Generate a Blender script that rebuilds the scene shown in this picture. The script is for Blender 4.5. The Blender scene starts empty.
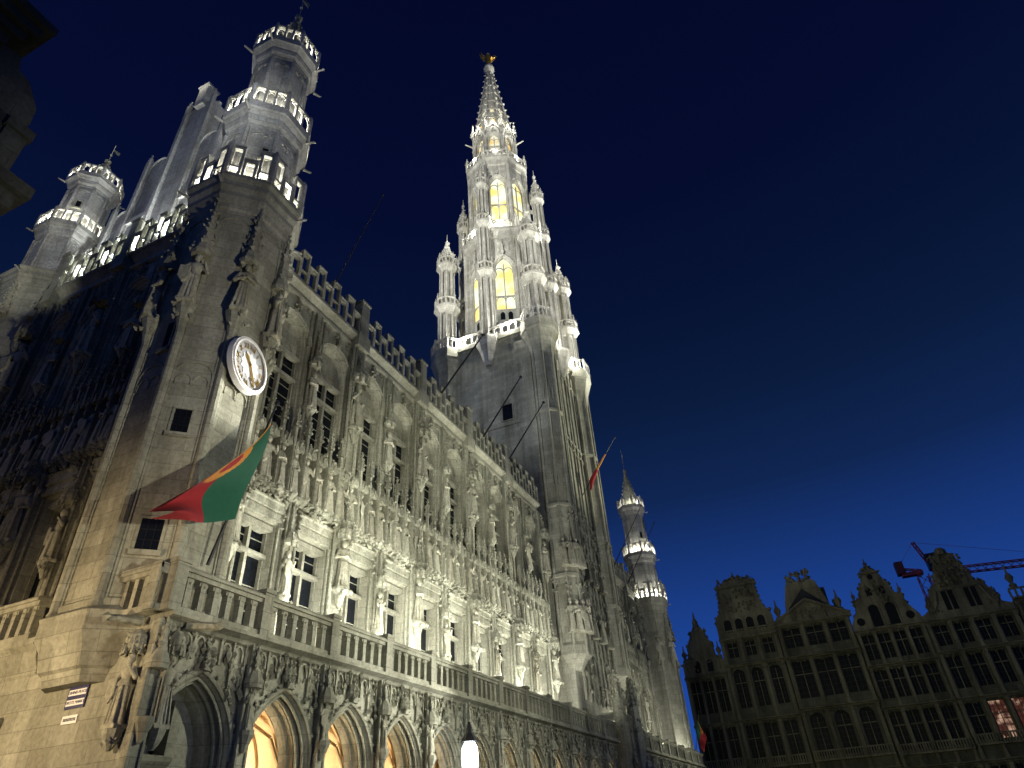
import bpy, bmesh, math, random
from math import sin, cos, pi, radians, sqrt, acos, atan2
from mathutils import Vector, Matrix

random.seed(7)
SC = bpy.context.scene
COL = SC.collection

# ------------------------------------------------------------------ camera
cam_d = bpy.data.cameras.new('camera')
cam_d.sensor_width = 36.0
cam_d.lens = 22.727
cam_d.clip_end = 2000
cam = bpy.data.objects.new('camera', cam_d)
COL.objects.link(cam)
cam.matrix_world = Matrix((
    (0.41847881, -0.50381108, -0.75567842, 0.0),
    (-0.90625966, -0.28636458, -0.31094816, 0.0),
    (-0.0597404, 0.81496609, -0.57642117, 1.6),
    (0, 0, 0, 1)))
SC.camera = cam
SC.render.resolution_x, SC.render.resolution_y = 1024, 768

# ------------------------------------------------------------------ sky (late dusk)
W = bpy.data.worlds.new('World')
SC.world = W
W.use_nodes = True
wn, wl = W.node_tree.nodes, W.node_tree.links
bg = wn['Background']
wtc = wn.new('ShaderNodeTexCoord')
wsep = wn.new('ShaderNodeSeparateXYZ')
wl.new(wtc.outputs['Generated'], wsep.inputs[0])
wr = wn.new('ShaderNodeValToRGB')
wl.new(wsep.outputs['Z'], wr.inputs[0])
el = wr.color_ramp.elements
SKY = [(0.0, (0.016, 0.075, 0.38)), (0.20, (0.0115, 0.055, 0.285)), (0.30, (0.0085, 0.036, 0.180)), (0.40, (0.0052, 0.0190, 0.082)), (0.52, (0.0032, 0.0112, 0.046)), (0.64, (0.0022, 0.0066, 0.0330)), (0.76, (0.0015, 0.0038, 0.0265)), (0.95, (0.0012, 0.0026, 0.0215))]
el[0].position, el[0].color = SKY[0][0], (*SKY[0][1], 1)
el[1].position, el[1].color = SKY[-1][0], (*SKY[-1][1], 1)
for p, c in SKY[1:-1]:
    e = el.new(p); e.color = (*c, 1)
wl.new(wr.outputs[0], bg.inputs['Color'])
bg.inputs['Strength'].default_value = 1.0
SC.view_settings.view_transform = 'Standard'
SC.view_settings.look = 'None'
SC.view_settings.exposure = 0.0
SC.view_settings.gamma = 1.0

# the last daylight, well below anything the floodlights give
sun_d = bpy.data.lights.new('sun', 'SUN')
sun_d.energy = 0.012; sun_d.angle = radians(20); sun_d.color = (0.75, 0.85, 1.0)
sun = bpy.data.objects.new('sun', sun_d)
sun.rotation_euler = (radians(55), 0, radians(-70))
COL.objects.link(sun)

WARM = (1.0, 0.985, 0.76)
WHITE = (1.0, 0.985, 0.89)
COOL = (0.90, 0.95, 1.0)
AMBER = (1.0, 0.74, 0.43)

def spot(loc, to, power, ang, col=WARM, blend=0.5, rad=0.15):
    d = bpy.data.lights.new('flood_or_fill', 'SPOT')
    d.energy = power; d.spot_size = radians(ang); d.spot_blend = blend; d.color = col; d.shadow_soft_size = rad
    o = bpy.data.objects.new('flood_or_fill', d)
    o.location = loc
    o.rotation_euler = (Vector(to) - Vector(loc)).to_track_quat('-Z', 'Y').to_euler()
    COL.objects.link(o)

def point(loc, power, col=WARM, rad=0.12):
    d = bpy.data.lights.new('lamp', 'POINT')  # also serves the added fill in the side street
    d.energy = power; d.color = col; d.shadow_soft_size = rad
    o = bpy.data.objects.new('lamp', d)
    o.location = loc
    COL.objects.link(o)

def strip(loc, to, power, sx, sy, col=WARM):
    d = bpy.data.lights.new('flood_strip', 'AREA')
    d.shape = 'RECTANGLE'; d.size = sx; d.size_y = sy; d.energy = power; d.color = col
    o = bpy.data.objects.new('flood_strip', d)
    o.location = loc
    o.rotation_euler = (Vector(to) - Vector(loc)).to_track_quat('-Z', 'X').to_euler()
    COL.objects.link(o)

#LIGHTS-BEGIN
# floodlights on the balcony floor, washing up the first two storeys
for k in range(10):
    x = 15.2 + 2.77 * k
    strip((x, 13.5, 6.5), (x, 15.9, 11.5), 400 if k > 0 else 240, 1.6, 0.15, WHITE)
for k in range(5):
    strip((51 + 4.2 * k, 13.5, 6.5), (51 + 4.2 * k, 15.9, 12.0), 170, 2.0, 0.15, WHITE)
# roof floods across the square
spot((34, -34, 17), (30, 16, 13), 11000, 46, WARM, 0.6, 0.5)
spot((34, -34, 17), (10.8, 16, 27.5), 16000, 15, WHITE, 0.6, 0.4)  # added fill to whiten the clock turret's upper stages
# the clock's own spot
spot((34, 1.5, 11.5), (11.1, 13.2, 12.9), 80000, 7.5, WHITE, 0.9, 0.08)
# added low fill on the clock turret and the corner
spot((7.0, -6.0, 3.5), (10.7, 13.6, 12.5), 8200, 46, (1.0, 0.92, 0.72), 0.7, 0.2)
# added fill spots, as if from masts, on the two storeys of statues
spot((8, -3, 6), (25, 16, 14.8), 18000, 34, WARM, 0.7, 0.2)
spot((48, -6, 8), (35, 16, 14.5), 18000, 38, WARM, 0.7, 0.2)
spot((26, -2.0, 7.0), (11.6, 13.4, 10.5), 3800, 44, WARM, 0.9, 0.3)
# street lamps of the side street, shaded towards the town hall
spot((4.8, 18.5, 4.8), (10.3, 16.6, 5.2), 1500, 110, AMBER, 0.9, 0.25)
spot((3.7, 13.0, 4.2), (10.2, 14.4, 5.8), 1300, 80, AMBER, 0.8, 0.2)
# added downlight, for the bounce off the paving onto the facade
spot((24, -6, 13), (22, 0, 0), 17000, 130, WARM, 0.9, 0.4)
# pole flood on the balcony front
spot((25, 2.5, 4.2), (19.6, 12.8, 6.3), 7500, 32, WHITE, 0.6, 0.15)
spot((60, 0, 9), (60, 13, 7), 2600, 80, WARM, 0.6, 0.15)
# gallery lamps inside the arcade
for k in range(0, 11):
    point((14.17 + 2.77 * k, 15.05, 2.45), 430, (1.0, 0.86, 0.62), 0.2)
# uplights standing in the galleries of the corner turrets
def turret_lights(ax, ay, angs, s=1.0, dz=0.0, k=1.0, kz=1.0):
    for a in angs:
        a = radians(a)
        for r, z, p in ((1.72, 21.75, 170), (1.50, 26.7, 150), (1.28, 32.4, 55)):
            if k == 1 or z > 22: point((ax + k * r * cos(a), ay + k * r * sin(a), kz * z + dz), p * s, WHITE, 0.07)
turret_lights(11.1, 14.95, (160, 187, 214, 241, 268, 295, 322), 0.5)
turret_lights(11.1, 26.9, (165, 195, 225, 255, 285), 0.3, 8.9, 0.8, 0.66)
turret_lights(69.7, 14.95, (165, 195, 225, 255, 285), 0.7)
spot((55, 4, 22), (69.7, 15, 36), 1800, 24, WHITE, 0.7, 0.2)
# added dim warm fill for the dark side wall, no lamp there
point((5.0, 23.0, 8.5), 110, (1.0, 0.72, 0.42), 0.2)
# uplights in the gutter behind the side parapet, for the gable
for y in (17.2, 18.8, 20.4, 22.0, 23.6, 25.0):
    spot((10.9, y, 22.05), (11.05, y - .3, 30), 800, 150, COOL, 0.8, 0.08)
spot((3, 8, 22), (11.2, 21, 29), 2600, 50, COOL, 0.8, 0.3)
# tower floods
spot((30.0, 19.0, 28.8), (44, 20, 34), 2400, 80, COOL, 0.8, 0.4)
spot((70, -22, 16), (49.5, 15, 33), 90000, 24, WARM, 0.7, 0.5)
spot((40, -36, 16), (48, 15, 18), 16000, 34, WARM, 0.7, 0.5)
spot((66, -34, 16), (62, 16, 14), 22000, 40, WARM, 0.7, 0.5)
for a in (157.5, 202.5, 247.5, 292.5, 337.5):
    a = radians(a)
    point((49.3 + 6.3 * cos(a), 20.3 + 6.3 * sin(a), 41.9), 800, WHITE, 0.2)
    point((49.3 + 4.45 * cos(a), 20.3 + 4.45 * sin(a), 58.3), 800, WHITE, 0.15)
    point((49.3 + 3.75 * cos(a), 20.3 + 3.75 * sin(a), 72.6), 480, WHITE, 0.12)
    point((49.3 + 3.3 * cos(a), 20.3 + 3.3 * sin(a), 80.4), 240, WHITE, 0.12)
# long throw floods that reach the tower top from the roofs of the square
spot((20, -30, 18), (49, 20, 70), 200000, 44, WHITE, 0.6, 0.5)
spot((80, -14, 20), (50, 20, 66), 460000, 46, WHITE, 0.7, 0.5)
spot((-20, 30, 24), (48, 20, 66), 320000, 34, WHITE, 0.7, 0.5)
# added fill spot standing in for the square's glow on the guild houses
spot((46, 4, 5), (84, -4, 13), 5200, 66, (1.0, 1.0, 0.56), 0.8, 0.6)
spot((66, 6, 3), (75, 13.2, 9.2), 2600, 26, WARM, 0.6, 0.1)  # added spot to brighten the limp flag past the far turret
# added fill spots that brighten the arcade front and the rear street turret
spot((13, -3, 3.2), (20, 12.8, 4.6), 2600, 62, WARM, 0.8, 0.2)
spot((4.2, 21, 17), (11.1, 26.9, 24.5), 1300, 34, WHITE, 0.7, 0.2)
#LIGHTS-END

# ------------------------------------------------------------------ materials
def _nt(name):
    m = bpy.data.materials.new(name); m.use_nodes = True
    return m, m.node_tree.nodes, m.node_tree.links, m.node_tree.nodes['Principled BSDF']

def stone(name, c1, c2, course=0.42, bump=0.35, rough=0.85, stain=0.5, mortar=0.5):
    m, n, l, b = _nt(name)
    geo = n.new('ShaderNodeNewGeometry')
    sep = n.new('ShaderNodeSeparateXYZ'); l.new(geo.outputs['Position'], sep.inputs[0])
    sub = n.new('ShaderNodeMath'); sub.operation = 'SUBTRACT'
    l.new(sep.outputs['X'], sub.inputs[0]); l.new(sep.outputs['Y'], sub.inputs[1])
    comb = n.new('ShaderNodeCombineXYZ'); l.new(sub.outputs[0], comb.inputs['X']); l.new(sep.outputs['Z'], comb.inputs['Y'])
    br = n.new('ShaderNodeTexBrick')
    br.inputs['Scale'].default_value = 1.0
    br.inputs['Brick Width'].default_value = course * 2.1
    br.inputs['Row Height'].default_value = course
    br.inputs['Mortar Size'].default_value = 0.012
    br.inputs['Mortar Smooth'].default_value = 0.4
    br.inputs['Bias'].default_value = 0.0
    br.inputs['Color1'].default_value = (1, 1, 1, 1)
    br.inputs['Color2'].default_value = (0.68, 0.68, 0.66, 1)
    br.inputs['Mortar'].default_value = (mortar, mortar, mortar * 0.97, 1)
    l.new(comb.outputs[0], br.inputs['Vector'])
    mp = n.new('ShaderNodeMapping'); mp.inputs['Scale'].default_value = (0.9, 0.9, 0.28)
    l.new(geo.outputs['Position'], mp.inputs['Vector'])
    nz = n.new('ShaderNodeTexNoise'); nz.inputs['Scale'].default_value = 0.8; nz.inputs['Detail'].default_value = 8; nz.inputs['Roughness'].default_value = 0.65
    l.new(mp.outputs[0], nz.inputs['Vector'])
    rp = n.new('ShaderNodeValToRGB')
    rp.color_ramp.elements[0].position = 0.32; rp.color_ramp.elements[0].color = (*c2, 1)
    rp.color_ramp.elements[1].position = 0.62; rp.color_ramp.elements[1].color = (*c1, 1)
    l.new(nz.outputs['Fac'], rp.inputs[0])
    mx = n.new('ShaderNodeMixRGB'); mx.blend_type = 'MULTIPLY'; mx.inputs[0].default_value = 0.8
    l.new(rp.outputs[0], mx.inputs[1]); l.new(br.outputs['Color'], mx.inputs[2])
    n2 = n.new('ShaderNodeTexNoise'); n2.inputs['Scale'].default_value = 9.0; n2.inputs['Detail'].default_value = 6; n2.inputs['Roughness'].default_value = 0.7
    l.new(geo.outputs['Position'], n2.inputs['Vector'])
    r2 = n.new('ShaderNodeValToRGB')
    r2.color_ramp.elements[0].position = 0.3; r2.color_ramp.elements[0].color = (1 - stain * 0.75,) * 3 + (1,)
    r2.color_ramp.elements[1].position = 0.6; r2.color_ramp.elements[1].color = (1, 1, 1, 1)
    l.new(n2.outputs['Fac'], r2.inputs[0])
    m2 = n.new('ShaderNodeMixRGB'); m2.blend_type = 'MULTIPLY'; m2.inputs[0].default_value = 1.0
    mp3 = n.new('ShaderNodeMapping'); mp3.inputs['Scale'].default_value = (2.6, 2.6, 0.16)
    l.new(geo.outputs['Position'], mp3.inputs['Vector'])
    n3 = n.new('ShaderNodeTexNoise'); n3.inputs['Scale'].default_value = 1.0; n3.inputs['Detail'].default_value = 5
    l.new(mp3.outputs[0], n3.inputs['Vector'])
    r3 = n.new('ShaderNodeValToRGB')
    r3.color_ramp.elements[0].position = 0.36; r3.color_ramp.elements[0].color = (1 - stain * 0.7, 1 - stain * 0.7, 1 - stain * 0.72, 1)
    r3.color_ramp.elements[1].position = 0.56; r3.color_ramp.elements[1].color = (1, 1, 1, 1)
    l.new(n3.outputs['Fac'], r3.inputs[0])
    m3 = n.new('ShaderNodeMixRGB'); m3.blend_type = 'MULTIPLY'; m3.inputs[0].default_value = 0.55
    l.new(mx.outputs[0], m3.inputs[1]); l.new(r3.outputs[0], m3.inputs[2])
    l.new(m3.outputs[0], m2.inputs[1]); l.new(r2.outputs[0], m2.inputs[2])
    l.new(m2.outputs[0], b.inputs['Base Color'])
    b.inputs['Roughness'].default_value = rough
    b.inputs['Specular IOR Level'].default_value = 0.25
    add = n.new('ShaderNodeMath'); add.operation = 'ADD'
    l.new(n2.outputs['Fac'], add.inputs[0])
    mu = n.new('ShaderNodeMath'); mu.operation = 'MULTIPLY'; mu.inputs[1].default_value = -0.5
    l.new(br.outputs['Fac'], mu.inputs[0]); l.new(mu.outputs[0], add.inputs[1])
    bp = n.new('ShaderNodeBump'); bp.inputs['Strength'].default_value = bump; bp.inputs['Distance'].default_value = 0.03
    l.new(add.outputs[0], bp.inputs['Height']); l.new(bp.outputs[0], b.inputs['Normal'])
    return m

def plain(name, c, rough=0.6, metal=0.0, var=0.25, scale=6.0):
    m, n, l, b = _nt(name)
    tc = n.new('ShaderNodeTexCoord')
    nz = n.new('ShaderNodeTexNoise'); nz.inputs['Scale'].default_value = scale; nz.inputs['Detail'].default_value = 5
    l.new(tc.outputs['Object'], nz.inputs['Vector'])
    rp = n.new('ShaderNodeValToRGB')
    rp.color_ramp.elements[0].position = 0.3; rp.color_ramp.elements[0].color = (*[v * (1 - var) for v in c], 1)
    rp.color_ramp.elements[1].position = 0.7; rp.color_ramp.elements[1].color = (*c, 1)
    l.new(nz.outputs['Fac'], rp.inputs[0]); l.new(rp.outputs[0], b.inputs['Base Color'])
    b.inputs['Roughness'].default_value = rough; b.inputs['Metallic'].default_value = metal
    return m

def leaded_glow(name, c1, c2, strength, scale=0.45):
    m, n, l, b = _nt(name)
    geo = n.new('ShaderNodeNewGeometry')
    nz = n.new('ShaderNodeTexNoise'); nz.inputs['Scale'].default_value = scale; nz.inputs['Detail'].default_value = 3
    l.new(geo.outputs['Position'], nz.inputs['Vector'])
    rp = n.new('ShaderNodeValToRGB')
    rp.color_ramp.elements[0].position = 0.42; rp.color_ramp.elements[0].color = (*c1, 1)
    rp.color_ramp.elements[1].position = 0.58; rp.color_ramp.elements[1].color = (*c2, 1)
    l.new(nz.outputs['Fac'], rp.inputs[0])
    l.new(rp.outputs[0], b.inputs['Emission Color'])
    b.inputs['Emission Strength'].default_value = strength
    b.inputs['Base Color'].default_value = (0.05, 0.05, 0.04, 1)
    return m

def cobble(name):
    m, n, l, b = _nt(name)
    geo = n.new('ShaderNodeNewGeometry')
    v = n.new('ShaderNodeTexVoronoi'); v.inputs['Scale'].default_value = 7.0
    l.new(geo.outputs['Position'], v.inputs['Vector'])
    rp = n.new('ShaderNodeValToRGB')
    rp.color_ramp.elements[0].color = (0.14, 0.135, 0.125, 1); rp.color_ramp.elements[1].color = (0.05, 0.05, 0.05, 1)
    l.new(v.outputs['Distance'], rp.inputs[0]); l.new(rp.outputs[0], b.inputs['Base Color'])
    bp = n.new('ShaderNodeBump'); bp.inputs['Strength'].default_value = 0.5; bp.inputs['Distance'].default_value = 0.03; bp.invert = True
    l.new(v.outputs['Distance'], bp.inputs['Height']); l.new(bp.outputs[0], b.inputs['Normal'])
    b.inputs['Roughness'].default_value = 0.6
    return m

STONE = stone('pale_limestone', (0.45, 0.445, 0.355), (0.25, 0.245, 0.185), stain=0.5)
STONE_W = stone('white_limestone', (0.55, 0.54, 0.49), (0.33, 0.32, 0.275), course=0.5, stain=0.6)
ORN = stone('carved_limestone', (0.48, 0.48, 0.38), (0.20, 0.195, 0.14), course=3.0, bump=0.5, stain=0.75)
FIG = stone('sculpted_stone', (0.54, 0.53, 0.42), (0.27, 0.255, 0.185), course=9.0, bump=0.4, stain=0.6)
VAULT = stone('vault_plaster', (0.60, 0.47, 0.30), (0.42, 0.29, 0.16), course=3.0, bump=0.1, stain=0.2)
SLATE = stone('roof_slate', (0.035, 0.036, 0.040), (0.02, 0.02, 0.022), course=0.25, stain=0.3)
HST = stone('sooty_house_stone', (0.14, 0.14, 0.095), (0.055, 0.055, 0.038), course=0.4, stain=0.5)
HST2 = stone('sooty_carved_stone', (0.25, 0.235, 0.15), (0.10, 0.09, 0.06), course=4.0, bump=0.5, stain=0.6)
DARKST = stone('unlit_sooty_stone', (0.085, 0.088, 0.078), (0.04, 0.042, 0.038), course=0.5, stain=0.6)  # the sooty house stone again, darkened in its colour to look unlit
HGR = stone('green_grey_stone', (0.16, 0.19, 0.14), (0.08, 0.10, 0.075), course=0.6, stain=0.5)
GLASS = plain('dark_glass', (0.008, 0.010, 0.014), 0.25, 0, 0.3)
GLASS.node_tree.nodes['Principled BSDF'].inputs['Specular IOR Level'].default_value = 0.2
GLASSH = plain('old_leaded_glass', (0.010, 0.012, 0.012), 0.55, 0, 0.5, 2.0)
GLASSH.node_tree.nodes['Principled BSDF'].inputs['Specular IOR Level'].default_value = 0.12
FRAME = plain('painted_timber', (0.16, 0.17, 0.16), 0.6)
IRON = plain('black_iron', (0.012, 0.012, 0.014), 0.5, 0.3)
GOLD = plain('gilding', (0.72, 0.48, 0.14), 0.35, 0.9)
GLOW = leaded_glow('lit_belfry_glass', (1.0, 0.80, 0.22), (0.93, 1.0, 0.78), 1.15)
GLOW2 = leaded_glow('lit_lantern_glass', (1.0, 0.70, 0.22), (1.0, 0.95, 0.7), 0.9)
CAFE = leaded_glow('lit_cafe_glass', (0.10, 0.025, 0.010), (1.0, 0.62, 0.42), 0.5, 1.1)
CAFE.node_tree.nodes['Color Ramp'].color_ramp.elements[0].position = 0.52
CAFE.node_tree.nodes['Color Ramp'].color_ramp.elements[1].position = 0.66
LAMPG = leaded_glow('lamp_glass', (0.85, 0.93, 1.0), (0.9, 0.96, 1.0), 14.0)
RED = plain('red_crane_paint', (0.35, 0.030, 0.025), 0.5)
CONC = plain('grey_concrete', (0.20, 0.20, 0.19), 0.9)
COBBLE = cobble('cobblestones')
CL_RED = plain('red_cloth', (0.27, 0.010, 0.016), 0.9, 0, 0.15)
CL_GREEN = plain('green_cloth', (0.006, 0.085, 0.046), 0.9, 0, 0.15)
CL_YEL = plain('yellow_cloth', (0.50, 0.21, 0.03), 0.9, 0, 0.15)
CL_WHITE = plain('white_cloth', (0.7, 0.7, 0.68), 0.8, 0, 0.1)
CL_BLACK = plain('black_cloth', (0.015, 0.015, 0.015), 0.8, 0, 0.1)
ENAMEL = plain('blue_enamel', (0.012, 0.014, 0.085), 0.3, 0, 0.1)
WPAINT = plain('white_enamel', (0.78, 0.76, 0.74), 0.4, 0, 0.08)
CLOCKB = plain('clock_blue_grey', (0.36, 0.36, 0.37), 0.5, 0, 0.25, 3.0)
CLOCKW = plain('clock_white', (0.62, 0.61, 0.60), 0.5, 0, 0.12, 5.0)

# ------------------------------------------------------------------ mesh tools
class MB:
    def __init__(s):
        s.v = []; s.f = []; s.mi = []; s.M = None; s.cur = 0
    def add(s, vs, fs):
        n = len(s.v)
        if s.M is None: s.v.extend(tuple(p) for p in vs)
        else: s.v.extend(tuple(s.M @ Vector(p)) for p in vs)
        for f in fs:
            s.f.append(tuple(i + n for i in f)); s.mi.append(s.cur)
    def box(s, x0, x1, y0, y1, z0, z1):
        s.add([(x0, y0, z0), (x1, y0, z0), (x1, y1, z0), (x0, y1, z0), (x0, y0, z1), (x1, y0, z1), (x1, y1, z1), (x0, y1, z1)],
              [(3, 2, 1, 0), (4, 5, 6, 7), (0, 1, 5, 4), (1, 2, 6, 5), (2, 3, 7, 6), (3, 0, 4, 7)])
    def loft(s, rings, cap0=True, cap1=True):
        n = len(rings[0]); vs = [p for r in rings for p in r]; fs = []
        for k in range(len(rings) - 1):
            for i in range(n):
                j = (i + 1) % n
                fs.append((k * n + i, k * n + j, (k + 1) * n + j, (k + 1) * n + i))
        if cap0: fs.append(tuple(range(n - 1, -1, -1)))
        if cap1: fs.append(tuple((len(rings) - 1) * n + i for i in range(n)))
        s.add(vs, fs)
    def poly(s, cx, cy, prof, n=8, ph=22.5, cap0=True, cap1=True, sy=1.0):
        """polygonal turned shape: prof = [(r, z), ...]"""
        rings = [[(cx + r * cos(radians(ph) + 2 * pi * i / n), cy + sy * r * sin(radians(ph) + 2 * pi * i / n), z) for i in range(n)] for r, z in prof]
        s.loft(rings, cap0, cap1)
    def tube(s, p0, p1, r0, r1=None, n=6):
        r1 = r0 if r1 is None else r1
        p0, p1 = Vector(p0), Vector(p1); d = (p1 - p0).normalized()
        a = d.orthogonal().normalized(); b = d.cross(a)
        s.loft([[p + (a * cos(2 * pi * i / n) + b * sin(2 * pi * i / n)) * r for i in range(n)] for p, r in ((p0, r0), (p1, r1))])
    def path(s, pts, r, n=4):
        for a, b in zip(pts[:-1], pts[1:]):
            s.tube(a, b, r, r, n)
    def blob(s, c, r, k=None, sq=1.0):
        rnd = random.random
        ps = [(0, 0, 1), (1, 0, 0), (0, 1, 0), (-1, 0, 0), (0, -1, 0), (0, 0, -1)]
        s.add([(c[0] + p[0] * r * (0.6 + 0.7 * rnd()) + (rnd() - .5) * r * .5, c[1] + p[1] * r * (0.6 + 0.7 * rnd()), c[2] + p[2] * r * sq * (0.6 + 0.7 * rnd()) + (rnd() - .5) * r * .5) for p in ps],
              [(0, 1, 2), (0, 2, 3), (0, 3, 4), (0, 4, 1), (5, 2, 1), (5, 3, 2), (5, 4, 3), (5, 1, 4)])
    def ball(s, c, r, n=8, m=6, sz=1.0):
        s.loft([[(c[0] + r * sin(pi * k / m) * cos(2 * pi * i / n), c[1] + r * sin(pi * k / m) * sin(2 * pi * i / n), c[2] - r * sz * cos(pi * k / m)) for i in range(n)] for k in range(1, m)])
    def flat(s, pts, y):
        s.add([(x, y, z) for x, z in pts], [tuple(range(len(pts)))])
    first = None
    def slab(s, pts, y0, y1):
        """outline in xz, thickness y0..y1"""
        n = len(pts)
        if s.first is None: s.first = list(pts)
        s.add([(x, y0, z) for x, z in pts] + [(x, y1, z) for x, z in pts],
              [tuple(range(n)), tuple(range(2 * n - 1, n - 1, -1))] + [(i, i + n, (i + 1) % n + n, (i + 1) % n) for i in range(n)])
    def xmould(s, x0, x1, prof):
        """profile [(y, z), ...] run along x"""
        n = len(prof)
        s.add([(x0, y, z) for y, z in prof] + [(x1, y, z) for y, z in prof],
              [tuple(range(n)), tuple(range(2 * n - 1, n - 1, -1))] + [(i, i + n, (i + 1) % n + n, (i + 1) % n) for i in range(n)])
    def clutter(s, x0, x1, y0, y1, z0, z1, num, r0, r1, sq=1.3):
        for _ in range(num):
            s.blob((random.uniform(x0, x1), random.uniform(y0, y1), random.uniform(z0, z1)), random.uniform(r0, r1), None, sq)
    def spirelet(s, x, y, z0, z1, r, crock=4, n=4, ph=45):
        r *= 1.12
        s.poly(x, y, [(r, z0), (r * 0.08, z1)], n, ph, False, False)
        h = z1 - z0
        for k in range(crock):
            t = (k + 0.6) / (crock + 0.6); rr = r * (1 - t) * 1.05 + 0.02
            for i in range(n):
                a = radians(ph) + 2 * pi * i / n
                j = random.uniform(-.05, .05) * h; q = rr * random.uniform(.85, 1.25)
                s.blob((x + q * cos(a), y + q * sin(a), z0 + h * t + j), (r * 0.26 + 0.012) * random.uniform(.6, 1.35), None, 1.5)
        s.blob((x, y, z1), r * 0.4 + 0.015)
    def mesh(s, name, mats, smooth=False):
        me = bpy.data.meshes.new(name)
        me.from_pydata(s.v, [], s.f); me.update()
        for m in (mats if isinstance(mats, (list, tuple)) else [mats]): me.materials.append(m)
        if s.cur or any(s.mi): me.polygons.foreach_set('material_index', s.mi)
        bm = bmesh.new(); bm.from_mesh(me); bmesh.ops.recalc_face_normals(bm, faces=bm.faces); bm.to_mesh(me); bm.free()
        if smooth: me.polygons.foreach_set('use_smooth', [True] * len(me.polygons))
        return me

class Pieces(MB):
    """keeps every added piece apart"""
    def __init__(s):
        super().__init__(); s.groups = []
    def add(s, vs, fs): s.groups.append(([tuple(p) for p in vs], [tuple(f) for f in fs]))

POS = {}
def put(name, me, parent=None, loc=(0, 0, 0), rz=0.0, sc=(1, 1, 1)):
    """links a mesh (or an Empty when me is None); loc is in world space, the parent's base is subtracted"""
    o = bpy.data.objects.new(name, me)
    COL.objects.link(o)
    L = Vector(loc)
    if parent is not None:
        o.parent = parent
        P, R = POS[parent.name]
        o.location = Matrix.Rotation(-R, 3, 'Z') @ (L - P)
        o.rotation_euler = (0, 0, rz - R)
    else:
        o.location = L; o.rotation_euler = (0, 0, rz)
    o.scale = sc
    POS[o.name] = (L, rz)
    return o

def tag(o, label=None, cat=None, group=None, kind=None):
    if label: o['label'] = label
    if cat: o['category'] = cat
    if group: o['group'] = group
    if kind: o['kind'] = kind
    return o

def pointed(cx, w, zb, zs, h, n=7):
    """left jamb foot, arch, right jamb foot"""
    R = (w * w + h * h) / (2 * w)
    th = acos(max(-1, min(1, (R - w) / R)))
    right = [(cx + w - R + R * cos(th * k / n), zs + R * sin(th * k / n)) for k in range(n + 1)]
    left = [(2 * cx - x, z) for x, z in right]
    return [(cx - w, zb)] + left + right[::-1][1:] + [(cx + w, zb)]

def rect(cx, w, zb, zs):
    return [(cx - w, zb), (cx - w, zs), (cx + w, zs), (cx + w, zb)]

def face_hole(mb, x0, x1, z0, z1, pr, y):
    zb = pr[0][1]; xl, xr = pr[0][0], pr[-1][0]
    q = lambda a, b, c, d: mb.add([(p[0], y, p[1]) for p in (a, b, c, d)], [(0, 1, 2, 3)])
    if zb > z0 + 1e-4: q((x0, z0), (x1, z0), (x1, zb), (x0, zb))
    q((x0, zb), (xl, zb), (xl, z1), (x0, z1)); q((xr, zb), (x1, zb), (x1, z1), (xr, z1))
    for a, b in zip(pr[1:-2], pr[2:-1]):
        if b[0] - a[0] > 1e-5: q(a, b, (b[0], z1), (a[0], z1))

def reveal(mb, pa, ya, pb, yb):
    n = len(pa)
    mb.add([(x, ya, z) for x, z in pa] + [(x, yb, z) for x, z in pb], [(i, i + 1, i + 1 + n, i + n) for i in range(n - 1)])
    # sill
    mb.add([(pa[0][0], ya, pa[0][1]), (pa[-1][0], ya, pa[-1][1]), (pb[-1][0], yb, pb[-1][1]), (pb[0][0], yb, pb[0][1])], [(0, 1, 2, 3)])

def orders(mb, mk, steps):
    """steps [(inset, y)] of stepped jambs; mk(inset) gives the profile"""
    for (i0, y0), (i1, y1) in zip(steps[:-1], steps[1:]):
        reveal(mb, mk(i0), y0, mk(i1), y1)

def tube_on(mb, pr, y, r, n=5, skip=0):
    pts = [(x, y, z) for x, z in pr]
    mb.path(pts[skip:len(pts) - skip] if skip else pts, r, n)

# ------------------------------------------------------------------ stone figures
def remesh(me, voxel, mats, name):
    t = bpy.data.objects.new('tmp', me); COL.objects.link(t)
    md = t.modifiers.new('r', 'REMESH'); md.mode = 'VOXEL'; md.voxel_size = voxel; md.use_smooth_shade = True
    dg = bpy.context.evaluated_depsgraph_get()
    out = bpy.data.meshes.new_from_object(t.evaluated_get(dg)); out.name = name
    bpy.data.objects.remove(t); out.materials.clear(); out.materials.append(mats)
    return out

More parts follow.
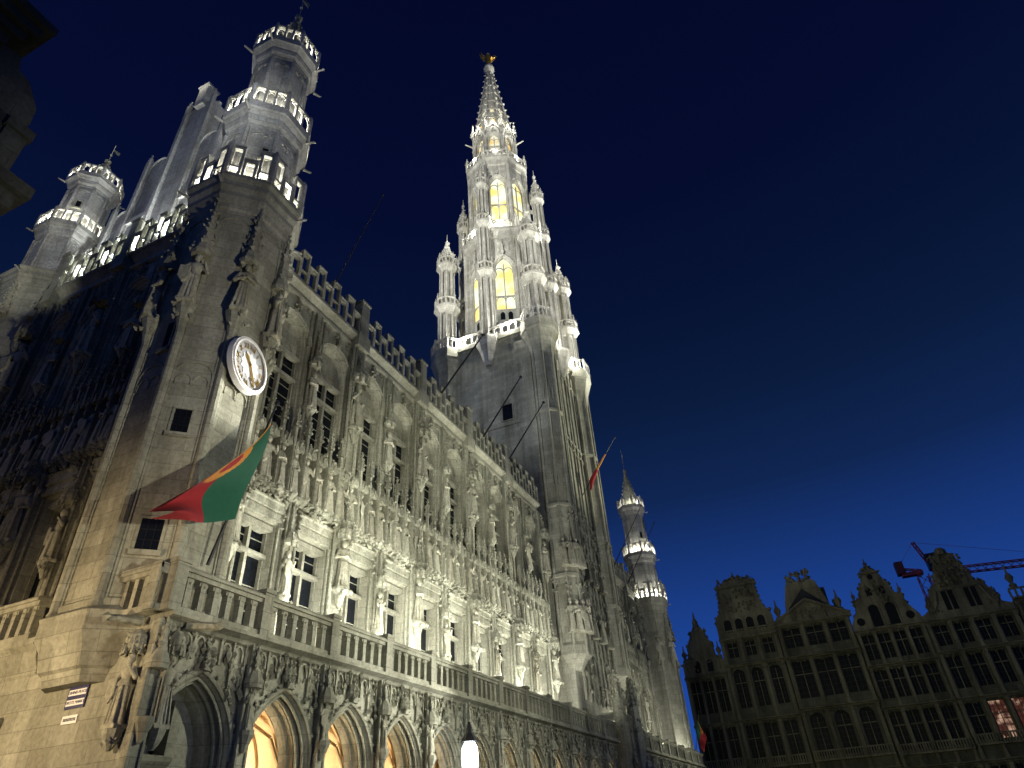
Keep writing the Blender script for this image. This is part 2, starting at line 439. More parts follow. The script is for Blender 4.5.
def figure(style, seed, voxel=0.024):
    """1.7 m carved figure facing -y, standing on z = 0"""
    rd = random.Random(seed); mb = MB(); n = 28
    ph = rd.uniform(0, 6); sway = rd.uniform(-0.05, 0.05)
    prof = [(0.02, .25, .21), (0.18, .225, .185), (0.45, .195, .16), (0.75, .19, .155), (0.90, .185, .145), (1.02, .145, .115), (1.18, .185, .13), (1.31, .235, .135), (1.38, .20, .115), (1.42, .09, .085), (1.46, .06, .065), (1.52, .06, .065)]
    rings = []
    for z, a, b in prof:
        fold = 0.24 * max(0, 1 - z / 1.15)
        dx = sway * sin(z * 2.2)
        rings.append([(dx + a * cos(2 * pi * i / n) * (1 + fold * sin(5 * 2 * pi * i / n + ph + z)), b * sin(2 * pi * i / n) * (1 + fold * sin(5 * 2 * pi * i / n + ph - 1.5 * z)), z) for i in range(n)])
    mb.loft(rings)
    mb.box(-.27, .27, -.23, .23, -.06, .05)
    hx = sway * sin(3.4); hd = rd.uniform(-.04, .04)
    mb.ball((hx, -.03, 1.60), .112, 12, 9, 1.2)
    mb.blob((hx + hd, -.148, 1.59), .026)
    mb.ball((hx, -.07, 1.535), .05, 8, 6)                     # chin and beard
    mb.ball((hx, .025, 1.63), .108, 10, 7, 1.05)              # hair
    def arm(sd, el, hand):
        s0 = (sd * .19, 0, 1.34)
        el = (el[0] * 1.2, el[1], el[2]); mb.ball(s0, .095); mb.tube(s0, el, .088, .075, 8); mb.ball(el, .075); mb.tube(el, hand, .064, .042, 8); mb.ball(hand, .05)
    if style == 0:       # hands folded
        arm(-1, (-.27, -.05, 1.06), (-.04, -.2, 1.12)); arm(1, (.27, -.05, 1.06), (.05, -.21, 1.14))
        mb.ball((hx, .01, 1.70), .11, 10, 6, .7)
    elif style == 1:     # staff in the right hand
        arm(-1, (-.30, -.04, 1.08), (-.30, -.2, 1.25)); arm(1, (.27, -.06, 1.05), (.12, -.21, 1.0))
        mb.tube((-.30, -.21, .02), (-.31, -.2, 1.85), .024, .024, 6)
        mb.poly(hx, 0, [(.10, 1.66), (.13, 1.76), (.05, 1.9)], 8)
    elif style == 2:     # shield and raised arm
        arm(-1, (-.30, -.08, 1.10), (-.20, -.22, 1.0)); arm(1, (.33, -.02, 1.12), (.30, -.20, 1.34))
        mb.slab([(-.40, 1.12), (-.05, 1.12), (-.05, .72), (-.22, .52), (-.40, .72)], -.27, -.21)
        mb.ball((hx, .0, 1.67), .12, 10, 7, .95)
    elif style == 3:     # book
        arm(-1, (-.28, -.05, 1.06), (-.06, -.23, 1.10)); arm(1, (.30, .0, 1.05), (.27, -.13, .85))
        mb.box(-.14, .10, -.29, -.21, 1.02, 1.26)
        mb.poly(hx, 0, [(.12, 1.67), (.13, 1.72), (.10, 1.80), (.13, 1.84)], 8)
    else:                # cloak drawn across
        arm(-1, (-.29, -.02, 1.06), (-.12, -.20, .92)); arm(1, (.28, -.06, 1.08), (.02, -.2, 1.22))
        for k in range(5):
            mb.tube((.20 - .06 * k, -.12 - .012 * k, 1.25 - .05 * k), (-.18 + .03 * k, -.17, .75 - .12 * k), .045, .03, 6)
    for k in range(4):   # drapery ridges
        x = -.16 + .1 * k
        mb.tube((x * .8, -.15, .95), (x * 1.3 + rd.uniform(-.04, .04), -.21, .06), .03, .045, 6)
    return remesh(mb.mesh('stone_statue', FIG), voxel, FIG, 'stone_statue')

FIGS = [figure(k, 11 + k) for k in range(5)] + [figure(1, 31), figure(4, 47), figure(0, 53)]
NFIG = 0
def statue(loc, rz, h, label, group, style=None, me=None):
    global NFIG
    NFIG += 1
    me = me or FIGS[(NFIG * 5 + NFIG // 3) % len(FIGS) if style is None else style]
    s = h / 1.7
    o = put('stone_statue', me, None, loc, rz + (0.35 * sin(NFIG * 2.3) if style is None else 0), (s * (.88 + .06 * sin(NFIG)), s * .9, s))
    return tag(o, label, 'statue', group)

# ================================================================== ground
g = MB(); g.add([(-700, -700, 0), (900, -700, 0), (900, 700, 0), (-700, 700, 0)], [(0, 1, 2, 3)])
tag(put('ground', g.mesh('ground', COBBLE)), kind='structure')
g = MB(); g.box(9.2, 72.5, 11.6, 12.75, -0.1, 0.13); g.box(8.9, 9.9, 12.752, 30, -0.1, 0.13)
tag(put('pavement', g.mesh('pavement', CONC)), kind='structure')

# ================================================================== town hall
HALL = tag(put('town_hall', None, None, (40.0, 20.0, 0)), 'floodlit pale stone gothic town hall with arcade, statue niches and tall belfry', 'town hall')
MODW = 5.53
NW = 8            # niches per double bay

def niche_y(): return -0.02

def make_module():
    """one double bay of the upper storeys, x 0..MODW, wall face y = 0, out is -y; returns meshes"""
    P = {}
    half = MODW / 2
    mb = MB()
    for c in (half * .5, half * 1.5):
        x0, x1 = c - half / 2, c + half / 2
        mk = lambda i: rect(c + .05, .96 - i, 6.6, 11.2 - i * .5)
        face_hole(mb, x0, x1, 6.05, 12.2, mk(0), 0)
        orders(mb, mk, [(0, 0), (.04, .09), (.07, .09), (.12, .46)])
        mk2 = lambda i: pointed(c + .05, 1.08 - i, 14.3, 19.35, 1.05 - i * .9)
        face_hole(mb, x0, x1, 12.2, 21.3, mk2(0), 0)
        orders(mb, mk2, [(0, 0), (.05, .05), (.07, .16), (.12, .19), (.15, .26), (.18, .29), (.23, .46)])
        # solid back of the arch head with blind tracery
        pb = mk2(.23)
        head = [(x, max(z, 18.55)) for x, z in pb]
        mb.flat(head, .462)
        tube_on(mb, pointed(c - .25, .27, 18.6, 18.9, .3), .44, .035); tube_on(mb, pointed(c + .35, .27, 18.6, 18.9, .3), .44, .035)
        # hood mould
        tube_on(mb, [(x, z) for x, z in mk2(-.07)][1:-1], -.03, .055)
    P['wall'] = mb.mesh('wall', STONE)

    # ---- pier at the start of the module (x = 0) and slender mid shaft
    mb = MB()
    mb.box(-.38, .38, -.24, -.002, 6.1, 21.25)
    for sx in (-.40, .40):
        mb.tube((sx * .95, -.25, 6.1), (sx * .95, -.25, 21.2), .075, .075, 8)
        mb.tube((sx * .6, -.30, 12.6), (sx * .6, -.30, 21.2), .045, .045, 6)
    mb.box(-.46, .46, -.36, -.01, 6.1, 6.9); mb.box(-.42, .42, -.40, -.244, 11.95, 12.25)
    # console, canopy and crocketed spirelet for the two pier figures
    for z0, z1, r in ((9.7, 11.75, .40), (16.75, 19.25, .42)):
        mb.poly(0, -.42, [(.06, z0 - .75), (.14, z0 - .55), (.22, z0 - .25), (r * .9, z0 - .1), (r * .9, z0)], 8)
        mb.clutter(-.3, .3, -.8, -.35, z0 - .35, z0 - .05, 14, .05, .10)
        mb.poly(0, -.42, [(r, z1), (r + .03, z1 + .16), (r * .8, z1 + .4), (r * .8, z1 + .55)], 8)
        for i in range(8):
            a = pi / 4 * i
            mb.spirelet(r * cos(a), -.42 + r * sin(a), z1 - .22, z1 + .5, .07, 2)
        mb.spirelet(0, -.42, z1 + .5, z1 + 1.7, .17, 5)
    P['pier'] = mb.mesh('pier', ORN)
    mb = MB()
    mb.box(half - .16, half + .16, -.14, -.002, 6.1, 21.25)
    for sx in (-.16, .16): mb.tube((half + sx, -.15, 6.1), (half + sx, -.15, 21.2), .05, .05, 6)
    for z0, z1, r in ((8.75, 10.55, .27), (16.25, 18.35, .29)):
        mb.poly(half, -.26, [(.05, z0 - .5), (.11, z0 - .35), (r * .9, z0 - .1), (r * .9, z0)], 8)
        mb.clutter(half - .2, half + .2, -.55, -.25, z0 - .3, z0 - .05, 8, .04, .08)
        mb.poly(half, -.26, [(r, z1), (r + .02, z1 + .14), (r * .75, z1 + .4)], 8)
        for i in range(6):
            a = pi / 3 * i
            mb.spirelet(half + r * cos(a), -.26 + r * sin(a), z1 - .15, z1 + .35, .05, 1)
        mb.spirelet(half, -.22, z1 + .35, z1 + 1.9, .13, 5)
    P['buttress'] = mb.mesh('buttress', ORN)

    # ---- windows
    mb = MB(); pn = MB()
    c = 0.0
    yb = .46
    mb.box(-.06, .06, yb - .14, yb + .05, 6.6, 11.1)
    mb.box(-.84, .84, yb - .20, yb + .045, 9.97, 10.11)
    # shouldered hood stones under the lintel
    for s in (-1, 1):
        mb.slab([(s * .84, 11.10), (s * .84, 10.92), (s * .5, 10.80), (s * .2, 10.80), (.0, 10.92), (.0, 11.10)], yb - .34, yb - .08)
        mb.box(s * .81 - .03, s * .81 + .03, yb - .1, yb + .04, 6.6, 11.05)
    pn.box(-.86, .86, yb + .06, yb + .10, 6.55, 11.15)
    for z in (7.4, 8.2, 9.0, 10.6):
        mb.box(-.8, .8, yb + .02, yb + .057, z - .012, z + .012)
    P['window'] = mb.mesh('window', STONE); P['pane'] = pn.mesh('pane', GLASS)
    mb = MB(); pn = MB(); yb = .46
    mb.box(-.06, .06, yb - .16, yb + .02, 14.3, 18.5)
    mb.box(-.85, .85, yb - .24, yb + .012, 17.36, 17.50)
    for s in (-1, 1):
        mb.slab([(s * .85, 18.56), (s * .85, 18.42), (s * .38, 18.36), (.0, 18.42), (.0, 18.56)], yb - .28, yb - .05)
        mb.box(s * .82 - .03, s * .82 + .03, yb - .12, yb + .02, 14.3, 18.5)
    pn.box(-.85, .85, yb + .03, yb + .07, 14.25, 18.55)
    for k in range(8):
        z = 14.7 + .48 * k
        mb.box(-.8, .8, yb - .005, yb + .028, z - .01, z + .01)
    P['window_hi'] = mb.mesh('window', STONE); P['pane_hi'] = pn.mesh('pane', GLASS)

    # ---- lintels with leaf carving above the lower windows
    mb = MB()
    for cc in (half * .5 + .05, half * 1.5 + .05):
        mb.xmould(cc - .98, cc + .98, [(-.004, 11.22), (-.12, 11.22), (-.12, 11.50), (-.08, 11.52), (-.08, 11.56), (-.15, 11.58), (-.17, 11.82), (-.22, 11.86), (-.22, 11.92), (-.004, 11.95)])
        mb.clutter(cc - 1.0, cc + 1.0, -.36, -.10, 11.9, 12.2, 54, .05, .12)
        for s in (-1, 1):
            mb.clutter(cc + s * .98 - .07, cc + s * .98 + .07, -.26, -.1, 11.0, 11.9, 8, .05, .10)
            mb.tube((cc + s * .92, -.05, 6.6), (cc + s * .92, -.05, 11.2), .05, .05, 6)
    P['lintel'] = mb.mesh('lintel', ORN)

    # ---- the long row of niches
    mb = MB(); cw = MODW / NW
    mb.xmould(.46, MODW - .46, [(-.004, 12.08), (-.20, 12.14), (-.40, 12.24), (-.40, 12.34), (-.004, 12.34)])
    for k in range(NW + 1):
        x = cw * k
        if k in (0, NW): continue
        mb.box(x - .045, x + .045, -.42, -.003, 12.2, 14.5)
        mb.tube((x, -.44, 12.3), (x, -.44, 14.75), .04, .04, 6)
    for k in range(NW):
        x = cw * (k + .5)
        w = cw * .36
        mb.poly(x, -.24, [(w * .4, 12.1), (w, 12.3), (w, 12.40)], 8)
        mb.clutter(x - w, x + w, -.48, -.3, 12.05, 12.3, 7, .04, .075)
        # canopy: arched front, three little gables
        mb.poly(x, -.20, [(w * 1.02, 14.12), (w * 1.1, 14.30), (w * .9, 14.52), (w * .5, 14.66)], 8)
        for s in (-1, 0, 1):
            mb.slab([(x + s * .17 - .10, 14.18), (x + s * .17, 14.50), (x + s * .17 + .10, 14.18), (x + s * .17, 14.06)], -.49 + .05 * abs(s), -.43 + .05 * abs(s))
        mb.clutter(x - w, x + w, -.50, -.28, 14.1, 14.62, 16, .035, .08)
    P['niche_row'] = mb.mesh('niche_row', ORN)
    mb = MB()
    mb.poly(0, 0, [(.085, -.55), (.085, .15), (.10, .16), (.10, .2)], 4, 45)
    mb.spirelet(0, 0, .2, 1.1, .13, 5)
    P['pinnacle'] = mb.mesh('pinnacle', ORN)
    mb = MB()
    mb.spirelet(0, 0, -.1, .75, .085, 4)
    P['pinnacle_low'] = mb.mesh('pinnacle', ORN)

    # ---- leaf carving in the spandrels under the cornice
    mb = MB()
    for cc in (half * .5 + .05, half * 1.5 + .05):
        mb.clutter(cc - .22, cc + .22, -.16, -.02, 20.45, 21.0, 14, .05, .12)
        mb.spirelet(cc, -.1, 20.6, 21.2, .1, 3)
        for s in (-1, 1):
            mb.tube((cc + s * .95, -.06, 19.3), (cc + s * .95, -.06, 21.2), .05, .05, 6)
            mb.clutter(cc + s * .72 - .1, cc + s * .72 + .1, -.12, -.02, 20.7, 21.1, 4, .05, .09)
    P['leaf_carving'] = mb.mesh('leaf_carving', ORN)

    mb = MB()
    mb.xmould(0, MODW, [(-.003, 21.22), (-.14, 21.24), (-.16, 21.36), (-.10, 21.40), (-.10, 21.52), (-.34, 21.72), (-.42, 21.74), (-.42, 21.84), (-.38, 21.96), (.3, 21.96), (.3, 21.22)])
    mb.box(-.44, .44, -.52, .02, 21.15, 21.93)
    P['cornice'] = mb.mesh('cornice', STONE)
    # ---- openwork parapet of tall and short frames between square posts
    mb = MB()
    mb.box(-.30, .30, -.44, .0, 21.935, 23.95); mb.box(-.35, .35, -.49, .05, 23.952, 24.08)
    n = 9; w = (MODW - .64) / n
    for k in range(n):
        x = .32 + w * k; zt = 23.5 if k % 2 else 22.95
        for xx in (x + .04, x + w - .04): mb.box(xx - .04 + .002, xx + .04 - .002, -.42, -.24, 21.962, zt)
        mb.box(x + .08, x + w - .08, -.41, -.25, zt - .13, zt); mb.box(x + .004, x + w - .004, -.45, -.21, zt + .002, zt + .08)
        if k % 2: mb.box(x + .08, x + w - .08, -.40, -.26, 22.4, 22.48)
    P['parapet'] = mb.mesh('parapet', STONE)
    return P

MOD = make_module()

def place_module(ox, oy, rz, sx, place, last=False):
    R = Matrix.Rotation(rz, 3, 'Z'); O = Vector((ox, oy, 0))
    at = lambda x, y, z: tuple(O + R @ Vector((x * sx, y, z)))
    names = [('wall', 'wall'), ('pier', 'pier'), ('buttress', 'buttress'), ('lintel', 'lintel'), ('leaf_carving', 'leaf_carving'), ('cornice', 'cornice'), ('parapet', 'parapet')]
    for key, nm in names:
        put(nm, MOD[key], HALL, (ox, oy, 0), rz, (sx, 1, 1))
    if last: put('pier', MOD['pier'], HALL, at(MODW, 0, 0), rz, (sx, 1, 1))
    row = put('niche_row', MOD['niche_row'], HALL, (ox, oy, 0), rz, (sx, 1, 1))
    cw = MODW / NW
    for k in range(1, NW):
        put('pinnacle', MOD['pinnacle'], row, at(cw * k, -.40, 14.75), rz)
    half = MODW / 2
    for q in (.5, 1.5):
        w = put('window', MOD['window'], HALL, at(half * q + .05, 0, 0), rz, (sx, 1, 1)); put('pane', MOD['pane'], w, at(half * q + .05, 0, 0), rz)
        w = put('window', MOD['window_hi'], HALL, at(half * q + .05, 0, 0), rz, (sx, 1, 1)); put('pane', MOD['pane_hi'], w, at(half * q + .05, 0, 0), rz)
    for k in range(NW):
        statue(at(cw * (k + .5), -.24, 12.42), rz, 1.62, 'small stone statue in the niche row %s' % place, 'niche row statues ' + place)
    for x in ((0, MODW) if last else (0,)):
        statue(at(x, -.42, 9.72), rz, 1.8, 'large stone statue on a lower pier %s' % place, 'lower pier statues ' + place)
        statue(at(x, -.42, 16.77), rz, 2.1, 'large canopied stone statue on an upper pier %s' % place, 'upper pier statues ' + place)
    statue(at(half, -.27, 8.77), rz, 1.5, 'slim stone statue between lower windows %s' % place, 'lower mid bay statues ' + place)
    statue(at(half, -.27, 16.27), rz, 1.7, 'slim stone statue between upper windows %s' % place, 'upper mid bay statues ' + place)

for k in range(5):
    place_module(13.95 + MODW * k, 16.0, 0, 1, 'of the wing left of the belfry', k == 4)
for k in range(3):
    place_module(55.3 + 13.0 / 3 * k, 16.0, 0, 13.0 / 3 / MODW, 'of the short wing right of the belfry', k == 2)
for k in range(2):
    place_module(11.0, 25.2 - 4.25 * k, -pi / 2, 4.25 / MODW, 'of the dark side facade', k == 1)

# plain masses: back walls, filling beside the turret, roofs
mb = MB()
mb.box(11.9, 13.56, 16.02, 16.6, 0, 21.9)
mb.box(11.6, 43.9, 17.2, 26.6, 0, 21.6)
mb.box(55.0, 70, 17.2, 26.6, 0, 21.6)
mb.box(12.2, 69, 26.6, 27.0, 0, 21.6)
put('inner_wall', mb.mesh('inner_wall', STONE), HALL, (0, 0, 0))
mb = MB()
for x0, x1 in ((12.2, 43.9), (55.0, 69.6)):
    mb.add([(x0, 16.7, 21.7), (x1, 16.7, 21.7), (x1, 21.4, 28.2), (x0, 21.4, 28.2), (x0, 26.4, 21.7), (x1, 26.4, 21.7)], [(0, 1, 2, 3), (3, 2, 5, 4), (0, 3, 4), (1, 5, 2)])
    x = x0 + .8
    while x < x1 - .3:
        mb.blob((x, 21.4, 28.25), .22, None, 1.5); x += .55
put('roof', mb.mesh('roof', SLATE), HALL, (0, 0, 0))

# ------------------------------------------------------------------ the ground floor arcade and its balcony
AW = 2.77
AY = 12.8
def arch_mesh(blind=False):
    mb = MB()
    mk = lambda i: pointed(0, 1.18 - i, 0, 3.45, 1.68 - i * .85, 10)
    face_hole(mb, -AW / 2, AW / 2, 0, 6.02, mk(0), 0)
    st = [(0, 0), (.05, .05), (.08, .15), (.14, .17), (.17, .26), (.23, .28), (.26, .40), (.32, .42), (.36, .50), (.40, .62)]
    orders(mb, mk, st)
    tube_on(mb, mk(-.06)[1:-1], -.02, .06, 6); tube_on(mb, mk(.11), .09, .04, 6); tube_on(mb, mk(.20), .22, .04, 6)
    # crockets on the hood and a leafy finial
    for x, z in mk(-.12)[2:-2]:
        mb.blob((x, -.06, z + .03), .075)
    mb.spirelet(0, -.10, 5.15, 5.9, .12, 4); mb.clutter(-.15, .15, -.2, -.05, 5.3, 5.6, 8, .05, .09)
    # divider with niche shafts on the pier line
    mb.box(-AW / 2 - .13, -AW / 2 + .13, -.20, -.003, 0, 5.95)
    for s in (-1, 1): mb.tube((-AW / 2 + s * .15, -.21, 0), (-AW / 2 + s * .15, -.21, 5.4), .045, .045, 6)
    mb.poly(-AW / 2, -.26, [(.05, 3.6), (.20, 3.95), (.20, 4.05)], 8); mb.poly(-AW / 2, -.26, [(.22, 4.95), (.25, 5.1), (.12, 5.35)], 8)
    mb.spirelet(-AW / 2, -.26, 5.3, 5.95, .12, 3)
    # frieze tracery and hanging leaf work
    for k in range(7):
        x = -AW / 2 + AW * (k + .5) / 7
        if abs(x) < .2: continue
        mb.box(x - .03, x + .03, -.08, -.003, 4.9 if abs(x) > .7 else 5.35, 5.95)
        tube_on(mb, pointed(x + .17, .13, 5.5, 5.7, .16, 4), -.05, .03, 4)
    mb.clutter(-AW / 2 + .15, AW / 2 - .15, -.16, -.02, 5.3, 5.95, 34, .04, .10, 1.7)
    for s in (-1, 1): mb.clutter(s * .95 - .25, s * .95 + .25, -.14, -.02, 4.6, 5.4, 12, .04, .09, 1.6)
    if blind:
        face_hole(mb, -1.0, 1.0, 0, 5.0, rect(-.28, .30, 3.55, 4.62), .62)
        reveal(mb, rect(-.28, .30, 3.55, 4.62), .62, rect(-.28, .27, 3.6, 4.6), .95)
        mb.xmould(-.7, .14, [(.615, 3.3), (.5, 3.42), (.48, 3.5), (.615, 3.54)])
    return mb.mesh('arch', [STONE])

def vault_mesh():
    mb = MB()
    # soffit and transverse ribs between the arcade and the inner wall, tympanum of the inner wall
    pr = pointed(0, .98, 2.2, 3.3, 1.36, 10)
    pr2 = pointed(0, 1.2, 2.2, 3.3, 1.75, 10)
    reveal(mb, pr2, .66, pr2, 2.9)
    mb.flat(pr2, 2.9)
    for y in (.9, 1.7, 2.6):
        tube_on(mb, pointed(0, 1.17, 2.2, 3.3, 1.70, 10), y, .07, 6)
    for s in (-1, 1):
        mb.path([(s * 1.12, .75, 3.3), (s * .8, 1.0, 4.2), (0, 1.75, 4.92), (-s * .8, 2.4, 4.2), (-s * 1.12, 2.75, 3.3)], .06, 6)
    mb.box(-1.38, 1.38, .70, .80, 1.9, 2.05)
    return mb.mesh('vault', VAULT)

ARCH, ARCHB, VLT = arch_mesh(), arch_mesh(True), vault_mesh()
def balustrade_mesh(w, n=6):
    mb = MB()
    mb.box(.16, w - .16, -.30, .02, 6.95, 7.05); mb.xmould(.16, w - .16, [(-.36, 7.05), (-.36, 7.12), (-.28, 7.18), (.0, 7.18), (.08, 7.12), (.08, 7.05)])
    mb.box(.16, w - .16, -.28, .0, 6.14, 6.28)
    mb.box(-.16, .16, -.36, .08, 6.14, 7.2); mb.box(-.19, .19, -.40, .12, 7.202, 7.30)
    st = (w - .32) / n
    for k in range(n):
        x = .16 + st * (k + .5)
        mb.box(x - .075, x + .075, -.24, -.04, 6.28, 6.95)
        mb.box(x - .12, x + .12, -.22, -.06, 6.86, 6.95); mb.box(x - .10, x + .10, -.22, -.06, 6.285, 6.36)
        mb.blob((x, -.25, 6.84), .04)
    return mb.mesh('balustrade', STONE)
BAL = balustrade_mesh(AW)
def slab_mesh(w):
    mb = MB()
    mb.xmould(0, w, [(0.0, 5.9), (-.10, 5.93), (-.16, 6.0), (-.38, 6.06), (-.40, 6.135), (3.2, 6.135), (3.2, 5.9)])
    return mb.mesh('balcony_floor', STONE)
SLB = slab_mesh(AW)
for k in range(-1, 11):
    cx = 14.17 + AW * k
    put('arch', ARCHB if k < 0 else ARCH, HALL, (cx, AY, 0))
    put('balcony_floor', SLB, HALL, (cx - AW / 2, AY, 0))
    put('balustrade', BAL, HALL, (cx - AW / 2, AY, 0))
    if k >= 0:
        put('vault', VLT, HALL, (cx, AY, 0))
        mb_l = None
mb = MB(); mb.box(10.9, 11.35, 13.70, 13.74, 3.5, 4.7)
put('pane', mb.mesh('pane', GLASS), HALL, (0, 0, 0))
for k in range(8):
    cx = 49.6 + AW * k
    put('arch', ARCH, HALL, (cx, AY, 0)); put('balcony_floor', SLB, HALL, (cx - AW / 2, AY, 0)); put('balustrade', BAL, HALL, (cx - AW / 2, AY, 0))
mb = MB(); mb.box(48.4, 71.0, 13.6, 13.9, 0, 5.9); mb.box(12.8, 14.0, 15.72, 15.9, 0, 5.88); mb.box(12.75, 12.82, 13.45, 15.7, 0, 5.88)
put('wall', mb.mesh('wall', STONE), HALL, (0, 0, 0))
for k in range(12):
    if k < 11:
        statue((14.17 + AW * (k - .5), AY - .27, 4.06), 0, .9, 'little stone statue on a bracket between the ground floor arches', 'arcade bracket statues')

# corner pier with its two big figures
mb = MB()
mb.box(9.96, 10.2, 12.68, 12.95, 0, 6.0)
mb.box(9.90, 10.3, 12.60, 13.0, 0, .9); mb.box(9.93, 10.25, 12.64, 12.98, 2.4, 2.6)
mb.tube((9.96, 12.68, 0.9), (9.96, 12.68, 6.0), .06, .06, 8); mb.tube((10.2, 12.68, .9), (10.2, 12.68, 6.0), .04, .04, 8)
for (x, y) in ((9.82, 13.10), (10.40, 12.62)):
    mb.poly(x, y, [(.05, 3.5), (.13, 3.62), (.20, 3.80), (.21, 3.88)], 8); mb.clutter(x - .14, x + .14, y - .14, y + .14, 3.6, 3.85, 16, .04, .07)
    mb.poly(x, y, [(.20, 5.36), (.24, 5.46), (.20, 5.66), (.10, 5.78)], 8)
    for i in range(8): mb.spirelet(x + .21 * cos(pi / 4 * i), y + .21 * sin(pi / 4 * i), 5.26, 5.58, .045, 2)
    mb.clutter(x - .18, x + .18, y - .18, y + .18, 5.36, 5.72, 14, .04, .06)
# gargoyles on the balcony corner
mb.tube((9.9, 13.2, 6.0), (9.15, 13.35, 5.95), .12, .06, 6); mb.blob((9.15, 13.35, 5.95), .13)
mb.tube((10.6, 12.6, 5.95), (10.95, 12.05, 5.92), .12, .08, 6); mb.blob((10.95, 12.02, 5.92), .14)
put('corner_pier', mb.mesh('corner_pier', ORN), HALL, (0, 0, 0))
statue((9.82, 13.10, 3.92), -pi / 2, 1.34, 'stone warrior statue with a shield at the lit street corner, facing the side street', None, 2, figure(2, 71, .016))
statue((10.40, 12.62, 3.92), 0, 1.34, 'stone statue with a staff at the building corner, beside the dark blind arch', None, 1, figure(1, 77, .016))

# street side: ground floor wall, window, balcony
mb = MB()
M0 = Matrix.Translation((10.0, 27.0, 0)) @ Matrix.Rotation(-pi / 2, 4, 'Z')     # local x runs towards the square, -y faces the street
mb.M = M0
face_hole(mb, 7.9, 14.0, 0, 5.95, rect(9.0, .62, 1.2, 4.05), 0)
reveal(mb, rect(9.0, .62, 1.2, 4.05), 0, rect(9.0, .45, 1.3, 3.9), .4)
face_hole(mb, 4.2, 7.9, 0, 5.95, rect(6.0, .62, 1.2, 4.05), 0); reveal(mb, rect(6.0, .62, 1.2, 4.05), 0, rect(6.0, .45, 1.3, 3.9), .4)
mb.box(-.6, 4.2, 0, .3, 0, 5.95)
for c in (6.0, 9.0):
    mb.xmould(c - .95, c + .95, [(-.003, 4.3), (-.16, 4.42), (-.16, 4.5), (-.003, 4.56)])
    for s in (-1, 1): mb.box(c + s * .75 - .06, c + s * .75 + .06, -.06, -.002, 1.1, 4.3)
mb.xmould(-.6, 10.6, [(-.003, 5.35), (-.05, 5.4), (-.05, 5.5), (-.16, 5.72), (-.20, 5.9), (-.32, 6.0), (-.32, 6.135), (1.2, 6.135), (1.2, 5.95), (-.003, 5.95)])
mb.box(11.4, 12.6, -.035, -.002, .2, 2.9)
put('wall', mb.mesh('wall', STONE), HALL, (0, 0, 0))
for c in (6.0, 9.0):
    fm = MB(); fm.M = M0; fm.box(c - .04, c + .04, .30, .36, 1.3, 3.9); fm.box(c - .45, c + .45, .31, .35, 2.9, 2.98)
    w = put('window', fm.mesh('window', FRAME), HALL, (0, 0, 0))
    pm = MB(); pm.M = M0; pm.box(c - .5, c + .5, .38, .42, 1.2, 4.0); put('pane', pm.mesh('pane', GLASS), w, (0, 0, 0))
for k in range(4):
    put('balustrade', BAL, HALL, (10.0, 26.6 - 2.5 * k, 0), -pi / 2, (2.5 / AW, 1, 1))
mb = MB(); mb.M = Matrix.Translation((10.0, 14.0, 0)) @ Matrix.Rotation(-pi / 2, 4, 'Z')
mb.box(.02, 1.3, -.30, .02, 6.95, 7.05); mb.box(.02, 1.3, -.35, .07, 7.052, 7.18); mb.box(.02, 1.3, -.28, 0, 6.14, 6.28); mb.box(1.0, 1.3, -.36, -.302, 6.14, 7.2)
for k in range(3): mb.box(.12 + .3 * k, .24 + .3 * k, -.24, -.04, 6.28, 6.95)
put('balustrade', mb.mesh('balustrade', STONE), HALL, (0, 0, 0))

# great porch under the belfry
mb = MB()
mk = lambda i: pointed(46.4, 1.25 - i, 0, 4.7, 2.5 - i)
face_hole(mb, 44.85, 47.95, 0, 8.0, mk(0), AY - .1)
orders(mb, mk, [(0, AY - .1), (.06, AY), (.1, AY + .15), (.17, AY + .18), (.22, AY + .4), (.3, AY + .45), (.4, AY + .9)])
mb.flat(mk(.4), AY + .92)
mb.box(44.85, 47.95, AY, 15.2, 7.9, 8.0)
for x in (44.75, 48.1):
    mb.poly(x, AY - .15, [(.55, 0), (.55, 3.0), (.48, 3.2), (.48, 7.0), (.52, 7.1), (.40, 7.4), (.40, 8.6)], 8)
    mb.spirelet(x, AY - .15, 8.6, 10.4, .38, 6, 8, 22.5); mb.clutter(x - .5, x + .5, AY - .6, AY + .2, 6.5, 8.8, 40, .05, .12)
mb.clutter(45, 47.8, AY - .2, AY - .1, 7.0, 7.9, 40, .05, .11)
put('porch', mb.mesh('porch', ORN), HALL, (0, 0, 0))
for x in (44.75, 48.1):
    statue((x, AY - .72, 4.0), 0, 1.6, 'stone statue on the porch pier under the belfry, %s side of the great arch' % ('near' if x < 46 else 'far'), None)

